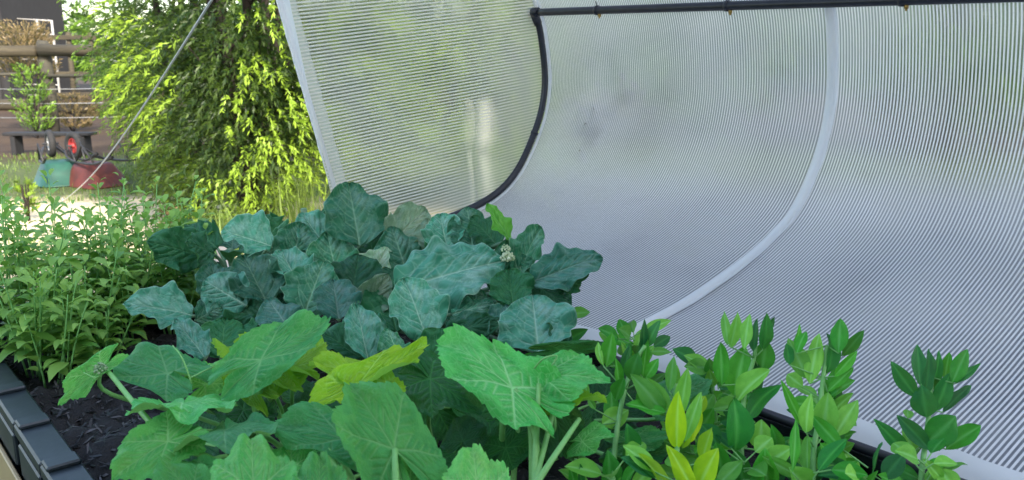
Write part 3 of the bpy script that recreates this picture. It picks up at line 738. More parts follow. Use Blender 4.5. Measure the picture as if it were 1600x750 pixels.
# ---- cucumbers
CU_ = {
 'a': (SP(1.22, .55), 'cucumber plant whose vine tip trails left over bare mulch near the edge caps'),
 'b': (SP(1.05, .72), 'cucumber plant in the middle foreground with one upright five-cornered leaf'),
 'c': (SP(1.02, .92), 'cucumber plant on the right of the foreground, its wide drooping leaf on a tall stalk'),
}
cuc = {k: thing('cucumber_plant', v[1], 'cucumber', v[0], 'cucumber plants in the raised bed') for k, v in CU_.items()}
cl_ = [
 ('a','cuc',(155,577,1.22),(97,636,1.20),52,.2,.25,.5), ('a','cuc_teal',(262,584,1.26),(180,562,1.30),108,.15,.12,.4),
 ('a','cuc_teal',(287,630,1.12),(278,660,1.02),176,.0,.05,.5), ('a','cuc_teal',(352,672,1.06),(352,706,.97),178,.05,.05,.5),
 ('a','cuc',(262,690,1.02),(176,752,.98),118,.25,.1,.5), ('a','cuc_teal',(408,562,1.22),(518,502,1.30),98,-.15,.1,.4),
 ('a','cuc_lime',(425,572,1.30),(332,540,1.36),80,.3,.15,.5), ('a','cuc_lime',(455,575,1.30),(510,535,1.36),80,-.2,.15,.5),
 ('a','cuc_dark',(380,640,1.28),(330,600,1.34),90,.1,.1,.3),
 ('a','cuc',(396,775,.88),(392,688,.98),150,.1,.08,.4), ('a','cuc',(300,775,.92),(250,722,.96),90,.3,.1,.5), ('a','cuc_teal',(330,740,1.0),(270,735,1.0),60,.3,.1,.5),
 ('b','cuc_teal',(537,686,1.06),(418,664,1.10),100,.1,.06,.45), ('b','cuc',(616,702,1.0),(545,594,1.06),152,.0,.06,.35),
 ('b','cuc_lime',(572,597,1.20),(480,562,1.22),72,.35,.3,.4), ('b','cuc_lime',(562,598,1.19),(672,545,1.28),58,-.2,.45,.4),
 ('b','cuc_dark',(672,592,1.28),(752,650,1.20),110,.1,.1,.4), ('b','cuc_dark',(640,600,1.34),(600,570,1.4),100,.1,.1,.4),
 ('b','cuc',(497,785,.86),(500,713,.94),96,.1,.1,.4), ('b','cuc_dark',(724,690,1.16),(745,652,1.2),70,.1,.1,.4),
 ('b','cuc_dark',(520,720,1.16),(470,690,1.2),90,.1,.1,.4), ('b','cuc_dark',(600,660,1.3),(540,640,1.34),100,.1,.1,.4),
 ('c','cuc_teal',(800,606,1.14),(680,530,1.22),128,.15,.14,.5), ('c','cuc_teal',(848,590,1.16),(955,596,1.12),96,.1,.1,.9),
 ('c','cuc',(748,790,.88),(738,700,.96),126,.05,.1,.4), ('c','cuc_dark',(862,640,1.16),(900,722,1.16),86,.1,.1,.4),
 ('c','cuc_teal',(1046,622,1.34),(1112,596,1.36),74,.0,.08,.3), ('c','cuc_teal',(985,690,1.2),(1050,680,1.2),44,.2,.1,.5),
 ('c','cuc_dark',(980,720,1.2),(1050,700,1.2),60,.2,.1,.5), ('c','cuc_dark',(875,545,1.4),(958,538,1.4),26,.5,.2,.3),
 ('b','cuc',(640,755,1.0),(690,715,1.02),84,.1,.1,.4), ('a','cuc_teal',(455,735,1.04),(455,690,1.1),90,.0,.1,.4), ('c','cuc_dark',(790,700,1.18),(830,660,1.22),80,.1,.1,.4), ('a','cuc_lime',(395,610,1.24),(350,575,1.3),60,.1,.2,.4), ('a','cuc',(320,600,1.28),(370,570,1.34),70,.1,.1,.4), ('c','cuc_lime',(866,640,1.14),(948,620,1.12),36,-.8,.2,.3), ('c','cuc_teal',(910,690,1.14),(960,680,1.1),60,.1,.1,.4),
]
for p, m, b, t, w_, ro, fo, dr in cl_:
    leaf('cuc', M[m], b, t, w_*.92, cuc[p], ro, fo, dr, 1.0)
    J = P(*b); root = Vector(cuc[p]['_w'])
    if b[1] < 740:
        mid = (J+root)/2; mid.z = root.z+(J.z-root.z)*.55; mid += (root-J)*.08
        stem_between('leaf_stalk', [J-UPV*.003, J-UPV*.03+(root-J)*.05, mid+CF*.03, root+Vector((random.uniform(-.05, .05), random.uniform(-.03, .03), 0))], .0026, .0042, M['stem'], cuc[p])
def ppath(name, pts, r0, r1, mat, parent): return stem_between(name, [P(*q) for q in pts], r0, r1, mat, parent)
ppath('vine', [(158,577,1.22),(170,582,1.21),(205,625,1.15),(240,665,1.09),(278,697,1.04),(330,718,1.02),(380,760,1.05)], .0032, .0048, M['stem'], cuc['a'])
for pts in ([(158,577,1.22),(140,570,1.22),(122,573,1.22)], [(165,580,1.21),(150,590,1.2),(130,582,1.2)], [(298,590,1.2),(345,570,1.25),(420,560,1.3)], [(300,600,1.2),(285,560,1.2),(270,540,1.22)],
            [(835,575,1.12),(850,560,1.1),(870,556,1.1),(862,572,1.1)]):
    ppath('tendril', pts, .0014, .0009, M['stem'], cuc['a' if pts[0][0] < 600 else 'c'])
floret('shoot_tip', P(157, 578, 1.21), .010, M['bud'], cuc['a'], 40); floret('shoot_tip', P(272, 700, 1.03), .008, M['bud'], cuc['a'], 40)
for q in ([(416,566,1.23),(402,632,1.24),(395,680,1.3)], ):
    ppath('leaf_stalk', q, .0042, .0045, M['stem'], cuc['a'])
for q in ([(510,696,1.06),(530,740,1.02),(560,800,1.0)], [(520,690,1.08),(545,740,1.05),(575,800,1.0)], [(617,702,1.0),(618,745,.97),(620,800,.95)], [(636,700,1.1),(636,760,1.08),(630,800,1.0)]):
    ppath('leaf_stalk', q, .0038, .005, M['stem'], cuc['b'])
for q in ([(784,620,1.16),(785,665,1.17),(784,700,1.2)], [(822,636,1.12),(838,690,1.1),(836,760,1.08)], [(842,600,1.14),(838,680,1.1),(834,760,1.07)], [(905,655,1.12),(868,710,1.06),(835,760,1.03)],
          [(805,608,1.14),(828,660,1.12),(832,760,1.1)], [(812,640,1.2),(806,700,1.2),(800,780,1.2)], [(868,630,1.14),(850,700,1.1),(828,780,1.05)]):
    ppath('leaf_stalk', q, .0034, .0048, M['stem'], cuc['c'])

for k, r_ in cuc.items():          # shaded lower leaves
    b = Vector(r_['_w'])
    for i in range(9):
        an = i*2.4+1; o_ = Vector((math.cos(an), math.sin(an), 0)); h = random.uniform(.04, .12)
        J = b+o_*random.uniform(.06, .18)+UPV*h; T_ = J+o_*random.uniform(.06, .09)+UPV*random.uniform(-.02, .03)
        if T_.dot(ND) < N0+.12 or J.dot(LD)*1 > 1.42: continue
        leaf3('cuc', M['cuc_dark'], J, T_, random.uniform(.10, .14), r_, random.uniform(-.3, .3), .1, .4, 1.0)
        stem_between('leaf_stalk', [b, (b+J)/2+UPV*h*.3, J], .0035, .0028, M['stem'], r_)
# ---- broad beans
def bean(key, label, base_px, stem, leaves, d):
    b = P(*stem[-1]); base = b.copy(); base.z = SOIL+.002
    n = base.dot(ND); s = base.dot(LD); n = min(max(n, N0+.04), N1-.05); base = S(s, n, SOIL+.002)
    t = thing('broad_bean_plant', label, 'broad bean', base, 'broad bean plants in the raised bed')
    ps = [P(*q) for q in stem]
    stem_between('stem', ps+[base-UPV*.01], .0030, .0048, M['stem'], t)
    for bx, by, tx, ty, w_, m in leaves:
        dd = d+random.uniform(-.03, .03)
        # nearest point on stem sets the depth at the joint
        j = min(stem, key=lambda q: abs(q[1]-by)); dj = j[2]+ (bx-j[0])*.0000 + random.uniform(-.022, .022)
        leaf('bean', M[m], (bx, by, dj), (tx, ty, dj+random.uniform(-.02, .03)), w_*random.uniform(.82, 1.14), t, random.uniform(-.65, .65), random.uniform(.05, .7), random.uniform(-.1, .8), 1.1)
        B = P(bx, by, dj); js = min(ps, key=lambda q: (q-B).length)
        if (js-B).length > .004: stem_between('leaf_stalk', [js, B], .0013, .001, M['stem'], t, 5)
    return t
B_, D_, L_, Y_ = 'bean', 'bean_dark', 'bean_light', 'bean_lime'
def cr(l, x0=1100, y0=460, k=2.586): return [(x0+a/k, y0+b/k, x0+c/k, y0+d/k, w_, m) for a, b, c, d, w_, m in l]
bean('p1', 'broad bean plant with large rounded dark leaves, rising over the net hem', None,
     [(1182,520,1.26),(1178,560,1.25),(1166,600,1.24),(1160,650,1.22),(1158,700,1.2),(1160,770,1.16)],
     [(1138,540,1131,486,20,L_),(1141,542,1153,488,20,L_),(1163,546,1171,490,22,L_),(1178,550,1184,497,20,D_),(1192,546,1198,488,20,D_),(1199,542,1211,495,15,D_),
      (1128,602,1125,534,30,B_),(1148,620,1165,540,38,B_),(1190,582,1198,530,42,B_),(1152,626,1204,578,40,L_),(1166,656,1220,600,44,D_),(1148,706,1145,620,50,D_),
      (1188,704,1190,655,46,L_),(1215,706,1204,662,26,B_),(1130,745,1118,690,34,B_),(1165,760,1150,702,44,B_),(1200,765,1195,700,46,B_),(1180,620,1176,560,30,D_)], 1.24)
bean('p2', 'broad bean plant with tall pale-centred shoot, between two darker broad beans', None,
     [(1292,540,1.22),(1286,590,1.21),(1280,650,1.19),(1272,700,1.17),(1268,775,1.12)],
     [(1233,570,1229,536,20,D_),(1238,556,1250,505,14,B_),(1245,552,1260,518,20,B_),(1262,592,1231,528,30,L_),(1265,600,1280,520,34,L_),(1292,584,1298,520,24,D_),(1302,560,1292,520,14,D_),
      (1310,552,1313,498,26,B_),(1316,556,1350,515,24,B_),(1303,588,1340,548,20,B_),(1293,612,1334,574,20,B_),(1255,668,1220,593,18,B_),(1260,676,1268,615,28,L_),(1285,682,1294,612,36,L_),(1304,682,1340,625,30,L_),
      (1296,708,1320,670,30,D_),(1238,738,1243,655,20,B_),(1262,740,1262,680,20,L_),(1285,735,1292,690,24,B_),(1250,745,1190,712,26,L_),(1300,730,1342,718,24,B_),(1262,770,1232,730,40,L_),(1330,775,1290,726,40,L_)], 1.2)
bean('p3', 'broad bean plant standing alone at the right, dark pointed leaves against the net', None,
     [(1456,590,1.24),(1452,640,1.22),(1446,690,1.2),(1440,740,1.17),(1436,790,1.13)],
     [(1432,620,1392,565,26,D_),(1438,602,1433,538,26,D_),(1450,606,1448,560,24,D_),(1455,610,1468,548,18,D_),(1476,597,1484,550,22,B_),(1488,598,1512,545,26,B_),(1492,600,1532,568,12,D_),(1444,618,1452,545,18,D_),
      (1448,652,1440,602,36,D_),(1462,642,1485,582,32,D_),(1473,644,1518,602,20,D_),(1448,692,1494,650,44,B_),(1455,704,1401,648,28,D_),(1420,714,1364,654,28,D_),(1478,702,1533,665,30,B_),(1468,704,1482,668,32,D_),(1430,712,1410,670,20,L_),(1418,655,1418,640,16,L_),
      (1364,742,1378,690,10,D_),(1435,748,1388,728,26,B_),(1460,742,1512,726,24,L_),(1470,748,1440,716,24,L_),(1415,770,1370,742,34,B_),(1490,770,1470,730,34,L_)], 1.2)
bean('p4', 'broad bean plant beside the cucumber leaves, mid green with dark upper leaflets', None,
     [(1008,540,1.28),(990,570,1.27),(976,610,1.24),(966,660,1.2),(960,710,1.17),(956,775,1.12)],
     [(1005,552,1007,498,14,D_),(1010,543,1031,500,20,D_),(999,562,1008,518,16,D_),(1004,590,1012,530,14,B_),(947,573,957,520,24,B_),(943,572,935,534,11,L_),(972,592,985,536,16,D_),(984,594,998,550,30,B_),(1008,592,1029,560,18,B_),(968,600,962,560,20,B_),
      (955,672,955,610,24,B_),(940,664,982,640,34,L_),(982,722,980,662,44,D_),(950,762,950,703,40,B_),(920,628,915,590,12,L_),(962,625,975,590,22,B_),(1000,640,1010,600,20,B_),(900,770,890,725,20,B_),(910,765,906,724,16,D_),(930,640,918,622,10,L_),(975,760,1000,725,30,B_)], 1.2)
bean('p5', 'lime green young broad bean plant, brightest of the bean row', None,
     [(1054,580,1.2),(1056,630,1.18),(1058,680,1.16),(1058,730,1.12),(1060,780,1.08)],
     [(1040,650,984,584,34,L_),(1048,646,1010,590,26,L_),(1046,612,1053,556,18,L_),(1053,602,1058,570,12,L_),(1062,652,1075,574,26,L_),(1058,702,1061,610,34,Y_),(1076,692,1090,630,26,Y_),(1084,650,1102,618,20,Y_),(1070,690,1096,612,22,L_),
      (1048,768,996,708,36,Y_),(1084,768,1043,696,36,Y_),(1092,762,1122,700,44,Y_),(1096,724,1113,668,32,Y_),(1040,645,978,630,22,B_),(1066,700,1080,660,24,Y_),(1120,760,1160,720,30,L_)], 1.15)
bean('p6', 'low broad bean seedling between the lone right plant and the pale-centred one', None,
     [(1352,745,1.16),(1350,790,1.12)],
     [(1350,770,1330,728,22,L_),(1352,768,1372,735,18,B_),(1345,775,1300,745,26,L_),(1356,776,1400,752,26,B_)], 1.14)

rb = random.Random(5)
for s_, n_, h_, lb_ in ((1.02, 1.20, .11, 'young broad bean by the rim, just left of the large rounded dark one'), (.80, 1.17, .15, 'young broad bean in front of the pale-centred tall one'),
                        (.72, 1.02, .15, 'young broad bean nearest the viewer at the lower edge of the picture'), (.62, 1.20, .15, 'young broad bean by the rim, left of the lone right plant'), (1.22, 1.17, .12, 'young broad bean between the cucumber leaf and the white hoop foot')):
    b = SP(s_, n_); t = thing('broad_bean_plant', lb_, 'broad bean', b, 'broad bean plants in the raised bed')
    tp = b+Vector((rb.uniform(-.02, .02), rb.uniform(-.02, .02), h_)); ps = bez(b, (b+tp)/2+Vector((.008, 0, 0)), tp, 6)
    stem_between('stem', [ps[0], ps[3], ps[6]], .0045, .003, M['stem'], t)
    for i in range(22):
        q = ps[min(6, 1+i//4)]; an = i*2.4+rb.random(); up = rb.uniform(.1, .9) if i < 14 else rb.uniform(.8, 2.5); o_ = Vector((math.cos(an), math.sin(an), up)).normalized()
        J = q+o_*rb.uniform(.004, .016); leaf3('bean', M[rb.choice(('bean', 'bean', 'bean_light', 'bean_dark'))], J, J+o_*rb.uniform(.032, .052), rb.uniform(.018, .028), t, rb.uniform(-.6, .6), rb.uniform(.1, .7), rb.uniform(0, .6), 1.0)
for t in [o for o in list(COL.objects) if o.name.startswith('broad_bean_plant')]:   # low leaves hiding the soil
    b = Vector(t['_w'])
    for i in range(20):
        an = i*2.4+rb.random(); o_ = Vector((math.cos(an), math.sin(an), 0)); h = rb.uniform(.03, .17)
        J = b+o_*rb.uniform(.008, .045)+UPV*h; T_ = J+o_*rb.uniform(.03, .055)+UPV*rb.uniform(-.005, .035)
        if T_.dot(ND) > N1: continue
        leaf3('bean', M[rb.choice(('bean', 'bean_dark', 'bean_light', 'bean_light'))], J, T_, rb.uniform(.022, .032), t, rb.uniform(-.5, .5), rb.uniform(.1, .5), .3, .6)
        stem_between('leaf_stalk', [b+UPV*(h-.01), J], .0013, .001, M['stem'], t, 5)
# ---- leafy herbs at the far left of the bed
def herb_plant(label, loc, h, seed, n_st=5):
    rg = random.Random(seed)
    t = thing('leafy_herb', label, 'herb', loc, 'leafy herbs at the far end of the raised bed')
    st = MB(); v = []; f = []; a = []
    for i in range(n_st):
        an = rg.uniform(0, 6.28); r = rg.uniform(.0, .035); b = Vector(loc)+Vector((math.cos(an)*r, math.sin(an)*r, -.01))
        hh = h*rg.uniform(.7, 1.08); ln = rg.uniform(.0, .5)*hh
        tp = b+Vector((math.cos(an)*ln, math.sin(an)*ln, hh)); mid = (b+tp)/2+Vector((rg.uniform(-.01, .01), rg.uniform(-.01, .01), 0))
        path = bez(b, mid, tp, 8); st.tube(path, [.0026-.0014*k/8 for k in range(9)], 5)
        nodes = int(hh/.024)
        for k in range(nodes):
            tt = .12+.88*(k+1)/nodes; p = path[min(8, int(tt*8))].lerp(path[min(8, int(tt*8)+1)], (tt*8) % 1) if tt < 1 else path[8]
            a0 = k*1.57+rg.uniform(-.3, .3)
            for q in (0, math.pi):
                if rg.random() < .08: continue
                L = .050*(1.15-.5*tt)*rg.uniform(.65, 1.45)*(1 if tt < .93 else .7); W = L*.28
                az = a0+q; el = rg.uniform(-.3, .55) if tt < .9 else rg.uniform(.4, 1.1)
                d = Vector((math.cos(az)*math.cos(el), math.sin(az)*math.cos(el), math.sin(el)))
                sdv = Vector((-math.sin(az), math.cos(az), 0)); up = sdv.cross(d); up = up if up.z > 0 else -up
                p0 = p+d*.010; k0 = len(v)
                for tq, wq, dz in ((0, 0, 0), (.22, .75, .05), (.5, 1, .07), (.78, .62, .02), (1, 0, -.10)):
                    c = p0+d*L*tq+UPV*L*dz*1.3
                    if wq == 0: v.append(c)
                    else: v += [c-sdv*W*wq+up*W*.28, c, c+sdv*W*wq+up*W*.28]
                f.extend([(k0, k0+1, k0+2), (k0, k0+2, k0+3)])
                for z in (1, 4): f.extend([(k0+z, k0+z+3, k0+z+4, k0+z+1), (k0+z+1, k0+z+4, k0+z+5, k0+z+2)])
                f.extend([(k0+7, k0+10, k0+8), (k0+8, k0+10, k0+9)])
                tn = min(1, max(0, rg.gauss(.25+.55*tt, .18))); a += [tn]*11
    so_ = st.build('stem', M['stem'], t, True)
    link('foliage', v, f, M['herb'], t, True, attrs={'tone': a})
    return t
herb_spots = [(2.30, .33, .36), (2.34, .45, .38), (2.33, .58, .35), (2.36, .70, .36), (2.18, .36, .34), (2.2, .49, .31), (2.21, .62, .30), (2.24, .75, .30),
              (2.02, .34, .29), (2.05, .45, .27), (2.09, .56, .25), (2.12, .67, .24), (1.93, .36, .22), (2.37, .83, .30), (1.96, .46, .17)]
herb_lab = ['leafy herb at the far outer corner of the bed, tallest of its kind', 'tall pale-tipped herb standing one in from the far outer corner', 'herb in the far row with its tip over the sandy ground', 'herb in the far row just left of the broccoli leaves',
            'herb against the outer edge in the second row from the far end', 'dense herb in the middle of the second row', 'bushy herb in the second row facing the sandy ground', 'herb of the second row closest to the broccoli',
            'herb against the edge caps in the front part of the herb patch', 'bright green herb in front of the dense middle one', 'short bushy herb beside the bare mulch and broccoli', 'low herb tucked under the leftmost broccoli leaf',
            'small herb standing nearest the black edge caps', 'herb half hidden behind the broccoli at the far rim', 'smallest herb, a low sprig on the bare mulch']
for i, ((s, n, h), lb) in enumerate(zip(herb_spots, herb_lab)): herb_plant(lb, SP(s, n), h, 40+i, 8 if h > .25 else 5)
# ------------------------------------------------------------------ the yard behind
def leaf_cloud(shoots, n_leaf, L, W, tone_fn, rg, droop=.6):
    """shoots: (start, direction, length, tone) -> narrow leaves along drooping shoots"""
    v = []; f = []; a = []
    for p, d, ln, tn in shoots:
        q = Vector(p); dd = Vector(d).normalized()
        for k in range(n_leaf):
            t = k/n_leaf; dd = (dd+Vector((0, 0, -droop/n_leaf*2.2))).normalized(); q = q+dd*ln/n_leaf
            o = Vector((rg.gauss(0, 1), rg.gauss(0, 1), rg.gauss(0, 1))); o = (o-dd*o.dot(dd)).normalized()
            ld = (dd*.75+o*.65).normalized(); sd_ = ld.cross(o).normalized()*W*rg.uniform(.7, 1.2); l = L*rg.uniform(.7, 1.25)
            k0 = len(v); v += [q, q+ld*l*.45+sd_, q+ld*l, q+ld*l*.45-sd_]; f.append((k0, k0+1, k0+2, k0+3))
            tt = min(1, max(0, tn+rg.gauss(0, .06)+(.3*t if tn > .2 else .06*t))); a += [tt]*4
    return v, f, a
def tree(name, label, base, rx, ry, z0, z1, n, n_leaf=20, L=.05, W=.006, mat='tree', seed=1, group=None, trunks=3, sl=.28, inner=.35, bright=1.0, gaps=5):
    rg = random.Random(seed)
    t = thing(name, label, 'tree', base, group)
    cz = (z0+z1)/2; hz_ = (z1-z0)/2
    blobs = [(rg.uniform(-1, 1), rg.uniform(-1, 1), rg.uniform(-1, 1)) for _ in range(gaps*8)]
    sh = []
    while len(sh) < n:
        d = Vector((rg.gauss(0, 1), rg.gauss(0, 1), rg.gauss(0, 1))).normalized()
        inn = rg.random() < inner
        r = rg.uniform(.25, .75) if inn else rg.uniform(.78, 1.0)
        lump = 1+.16*math.sin(d.x*5+seed)+.12*math.sin(d.z*9+d.y*6+seed*2)
        u = d*r*lump
        # gaps: drop shoots close to a few random hole directions
        if not inn and any((Vector(b).normalized()-d).length < .22 for b in blobs[:gaps]): continue
        cl = sum(1 for b in blobs if (Vector(b).normalized()-d).length < .40)
        taper = 1-.30*max(0, u.z)**1.5
        p = Vector(base)+Vector((u.x*rx*taper, u.y*ry*taper, cz+math.copysign(abs(u.z)**.62, u.z)*hz_))
        tn = .05*rg.random() if inn else (.01+.075*rg.random()+((.50+.2*rg.random()) if cl and rg.random() < .62 else 0))*bright  # inner shoots painted dark as crown shade, bright clumps as sunlit sprays
        dr = Vector((d.x*1.0, d.y*1.0, .35+d.z*.3))
        sh.append((p, dr, sl*rg.uniform(.6, 1.3), tn))
    v, f, a = leaf_cloud(sh, n_leaf, L, W, None, rg)
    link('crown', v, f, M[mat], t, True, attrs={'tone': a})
    mb = MB()
    for k in range(trunks):
        an = 6.28*k/trunks+seed; b = Vector(base)+Vector((math.cos(an)*.10, math.sin(an)*.10, -.1))
        tp = Vector(base)+Vector((math.cos(an)*rx*.35, math.sin(an)*ry*.35, cz+hz_*.5)); pts = bez(b, (b+tp)/2+Vector((0, 0, .2)), tp, 8)
        mb.tube(pts, [.075*(1-.085*i)*(rx/1.3)**.5 for i in range(9)], 8)
        for q in range(3, 8):
            o = Vector((math.cos(an+q*2.1)*rx*.5, math.sin(an+q*2.1)*ry*.5, .45)); mb.tube(bez(pts[q], pts[q]+o*.5, pts[q]+o+UPV*.1, 5), [.022, .018, .014, .010, .007, .004], 6)
    mb.build('trunk', M['bark'], t, True)
    return t
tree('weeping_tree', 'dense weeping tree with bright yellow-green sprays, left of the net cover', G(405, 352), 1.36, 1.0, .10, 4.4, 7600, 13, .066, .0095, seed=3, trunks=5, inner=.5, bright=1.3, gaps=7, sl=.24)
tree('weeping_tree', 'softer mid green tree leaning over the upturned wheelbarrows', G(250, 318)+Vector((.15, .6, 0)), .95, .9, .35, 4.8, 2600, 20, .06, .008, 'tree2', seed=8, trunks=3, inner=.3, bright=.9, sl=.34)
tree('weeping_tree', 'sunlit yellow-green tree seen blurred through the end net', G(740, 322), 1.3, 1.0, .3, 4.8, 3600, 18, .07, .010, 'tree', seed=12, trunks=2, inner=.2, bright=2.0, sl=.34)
bgt = [((1480, 250), 2.4, 1.7, .5, 6.6, 'leafy tree seen through the right end of the net'),
       ((1130, 235), 2.2, 1.6, .6, 6.6, 'shady tree seen through the net beside the white hoop sleeve'),
       ((900, 190), 2.6, 2, .4, 7.0, 'tree far behind the black feed pipe'),
       ((560, 200), 2.6, 2, 1.2, 6.4, 'tree filling the view behind the weeping trees')]
for i, (q, rx, ry, z0, z1, lb) in enumerate(bgt):
    tree('yard_tree', lb, G(*q), rx, ry, z0, z1, 1700, 14, .12, .022, 'tree2', seed=20+i, group='trees beyond the net cover', trunks=2, sl=.5, inner=.25, bright=1.2)
far = [(-13, 30, 'far paddock tree behind the timber shed'), (-8, 31, 'far paddock tree above the white gate'), (-2.5, 33, 'far paddock tree right of the white gate'), (3.5, 32, 'far paddock tree behind the end net'), (9, 34, 'far paddock tree behind the middle of the net'),
       (15.5, 33, 'far paddock tree behind the right half of the net'), (22, 34, 'rightmost far paddock tree'), (-19, 32, 'leftmost far paddock tree')]
for i, (x, y, lb) in enumerate(far):
    tree('paddock_tree', lb, Vector((x*1.35, y+12, 0)), 5.0, 3, .4, 8+i % 3, 900, 12, .30, .07, 'tree2', seed=50+i, group='trees along the far side of the paddock', trunks=2, sl=.9, inner=.2, bright=.9)

# tall unseen building added behind the viewer to keep the bed in shade
hs = thing('shading_house', 'unseen wall added behind the viewer to shade the raised bed', 'shading_house', Vector((2.5, -3.2, 0)))
mb = MB(); mb.box(Vector((3.5, -5.2, 3.7)), (11, 4, 7.4)); mb.build('wall', M['bounce_wall'], hs)
mb = MB(); mb.add([(-2.4, -7.6, 7.4), (9.4, -7.6, 7.4), (9.4, -2.7, 7.4), (-2.4, -2.7, 7.4), (-.5, -5.1, 8.5), (7.5, -5.1, 8.5)], [(0, 3, 2, 1), (3, 2, 5, 4), (0, 4, 5, 1), (0, 3, 4), (1, 5, 2)]); mb.build('roof', M['tile'], hs)
for x in (.2, 3.5, 6.8):
    for z in (1.5, 4.4):
        mb = MB(); mb.box(Vector((x, -3.17, z)), (1.4, .08, 1.2)); wf = mb.build('window', M['white_p'], hs)
        mb = MB(); mb.box(Vector((x, -3.12, z)), (1.2, .03, 1.0)); pn = mb.build('pane', M['glass'], None)
        for vt in pn.data.vertices: vt.co -= Vector(hs['_w'])
        pn.parent = wf

# dark shed
def W3(px, d_, z):  # world point at horizontal distance Y=d_
    return Vector(((px-800)/F*d_*(1/math.cos(PITCH))*1.0, d_, z))
def XP(px, Y): return (px-800)/F*Y*1.015
SY = 30.0
sh = thing('timber_shed', 'dark vertical-board shed wall at the left, beyond the fence', 'shed', Vector((XP(-40, SY+2), SY+2, 0)))
x1 = XP(40, SY); mb = MB()
for i in range(16):
    mb.box(Vector((x1-.15-i*.32, SY+random.uniform(-.02, .02), 2.9)), (.305, .06, 5.8+random.uniform(-.03, .03)), None, .01)
mb.build('front_wall', M['shed'], sh)
mb = MB(); mb.box(Vector((x1-.05, SY+2.1, 2.9)), (.06, 4.1, 5.8)); mb.box(Vector((x1-5.1, SY+2.1, 2.9)), (.06, 4.1, 5.8)); mb.box(Vector((x1-2.6, SY+4.2, 2.9)), (5.1, .06, 5.8)); mb.build('side_wall', M['shed'], sh)
mb = MB(); mb.box(Vector((x1-2.6, SY+2.1, 5.9)), (6, 5, .12)); mb.build('roof', M['steel'], sh)
mb = MB(); mb.box(Vector((XP(24, SY), SY-.10, 2.8)), (.22, .12, 5.6), None, .01); mb.build('corner_post', M['rubber'], sh)
FY = 18.0
fence = thing('post_and_rail_fence', 'weathered post and rail fence with wire strands beyond the wheelbarrows', 'fence', Vector((XP(95, FY), FY, 0)))
posts = [XP(96, FY)-3.3*k for k in (1, 0, -1, -2)]
for x in posts:
    mb = MB(); mb.tube([Vector((x-.01, FY, -.1)), Vector((x+.02, FY, 1.0)), Vector((x+.01, FY, 1.93)), Vector((x+.02, FY, 2.0))], [.16, .15, .135, .10], 12); mb.build('post', M['wood_dark'], fence, True)
for i, (a_, b_) in enumerate(zip(posts[:-1], posts[1:])):
    mb = MB(); mb.tube([Vector((a_+.02, FY-.17, 1.80)), Vector(((a_+b_)/2, FY-.17, 1.76+.03*i)), Vector((b_-.04, FY-.17, 1.79))], [.125, .112, .118], 10); mb.build('rail', M['wood'], fence, True)
    mb = MB(); mb.tube([Vector((a_+.02, FY-.15, 1.32-.05*i)), Vector(((a_+b_)/2, FY-.15, 1.28)), Vector((b_-.04, FY-.15, 1.33))], [.035, .03, .035], 8); mb.build('rail', M['wood_dark'], fence, True)
for z in (1.02, .72, .42):
    mb = MB(); mb.tube([Vector((x, FY-.17, z-.03*math.sin(i*2.1))) for i, x in enumerate(posts)], .009, 5); mb.build('wire', M['steel'], fence, True)
gt = thing('farm_gate', 'pale tall mesh yard gate behind the post and rail fence', 'gate', Vector((XP(80, 31), 31, 0)))
GX0, GX1, GY = XP(44, 31), XP(114, 31), 31
for nm, pts, r in (('frame', [(GX0, .3), (GX0, 3.05), (GX1, 2.95), (GX1, .3), (GX0, .3)], .045), ('brace', [(XP(92, 31), .3), (XP(92, 31), 2.98)], .04)):
    mb = MB(); mb.tube([Vector((x, GY, z)) for x, z in pts], r, 8); mb.build(nm, M['gatep'], gt, True)
for z in (.7, 1.15, 1.6, 2.05, 2.5):
    mb = MB(); mb.tube([Vector((GX0, GY, z)), Vector((GX1, GY, z-.03))], .022, 6); mb.build('bar', M['gatep'], gt, True)
# farther wooden yard panels right of the post
yp = thing('timber_fence', 'pale timber yard panel of three rails, half hidden by the left tree', 'fence', Vector((XP(130, 24), 24, 0)))
for x in (XP(104, 24), XP(135, 24), XP(168, 24)):
    mb = MB(); mb.tube([Vector((x, 24, -.1)), Vector((x+.03, 24, 2.35))], [.08, .07], 8); mb.build('post', M['wood'], yp, True)
for z in (.62, 1.2, 1.75, 2.2):
    mb = MB(); mb.box(Vector((XP(137, 24), 23.9, z)), (1.62, .05, .13), None, .01); mb.build('rail', M['wood'], yp)
lg = MB(); c = G(20, 172); pts = [c+Vector((-2.4, .1, .16)), c+Vector((-.6, 0, .17)), c+Vector((.62, -.06, .18))]
lg.tube(smooth_path(pts, 5), [.19+.008*math.sin(i*1.7) for i in range(11)], 14); o = lg.build('log', M['wood'], None, True, origin=c); tag(o, 'grey weathered log lying on the dirt near the shed', 'log')
lg = MB(); c = G(150, 178); pts = [c+Vector((-1.1, .1, .12)), c+Vector((.2, 0, .13)), c+Vector((2.2, -.06, .13))]
lg.tube(smooth_path(pts, 5), [.15+.006*math.sin(i*1.7) for i in range(11)], 14); o = lg.build('log', M['wood'], None, True, origin=c); tag(o, 'pale log lying behind the weeping tree and fence post', 'log')
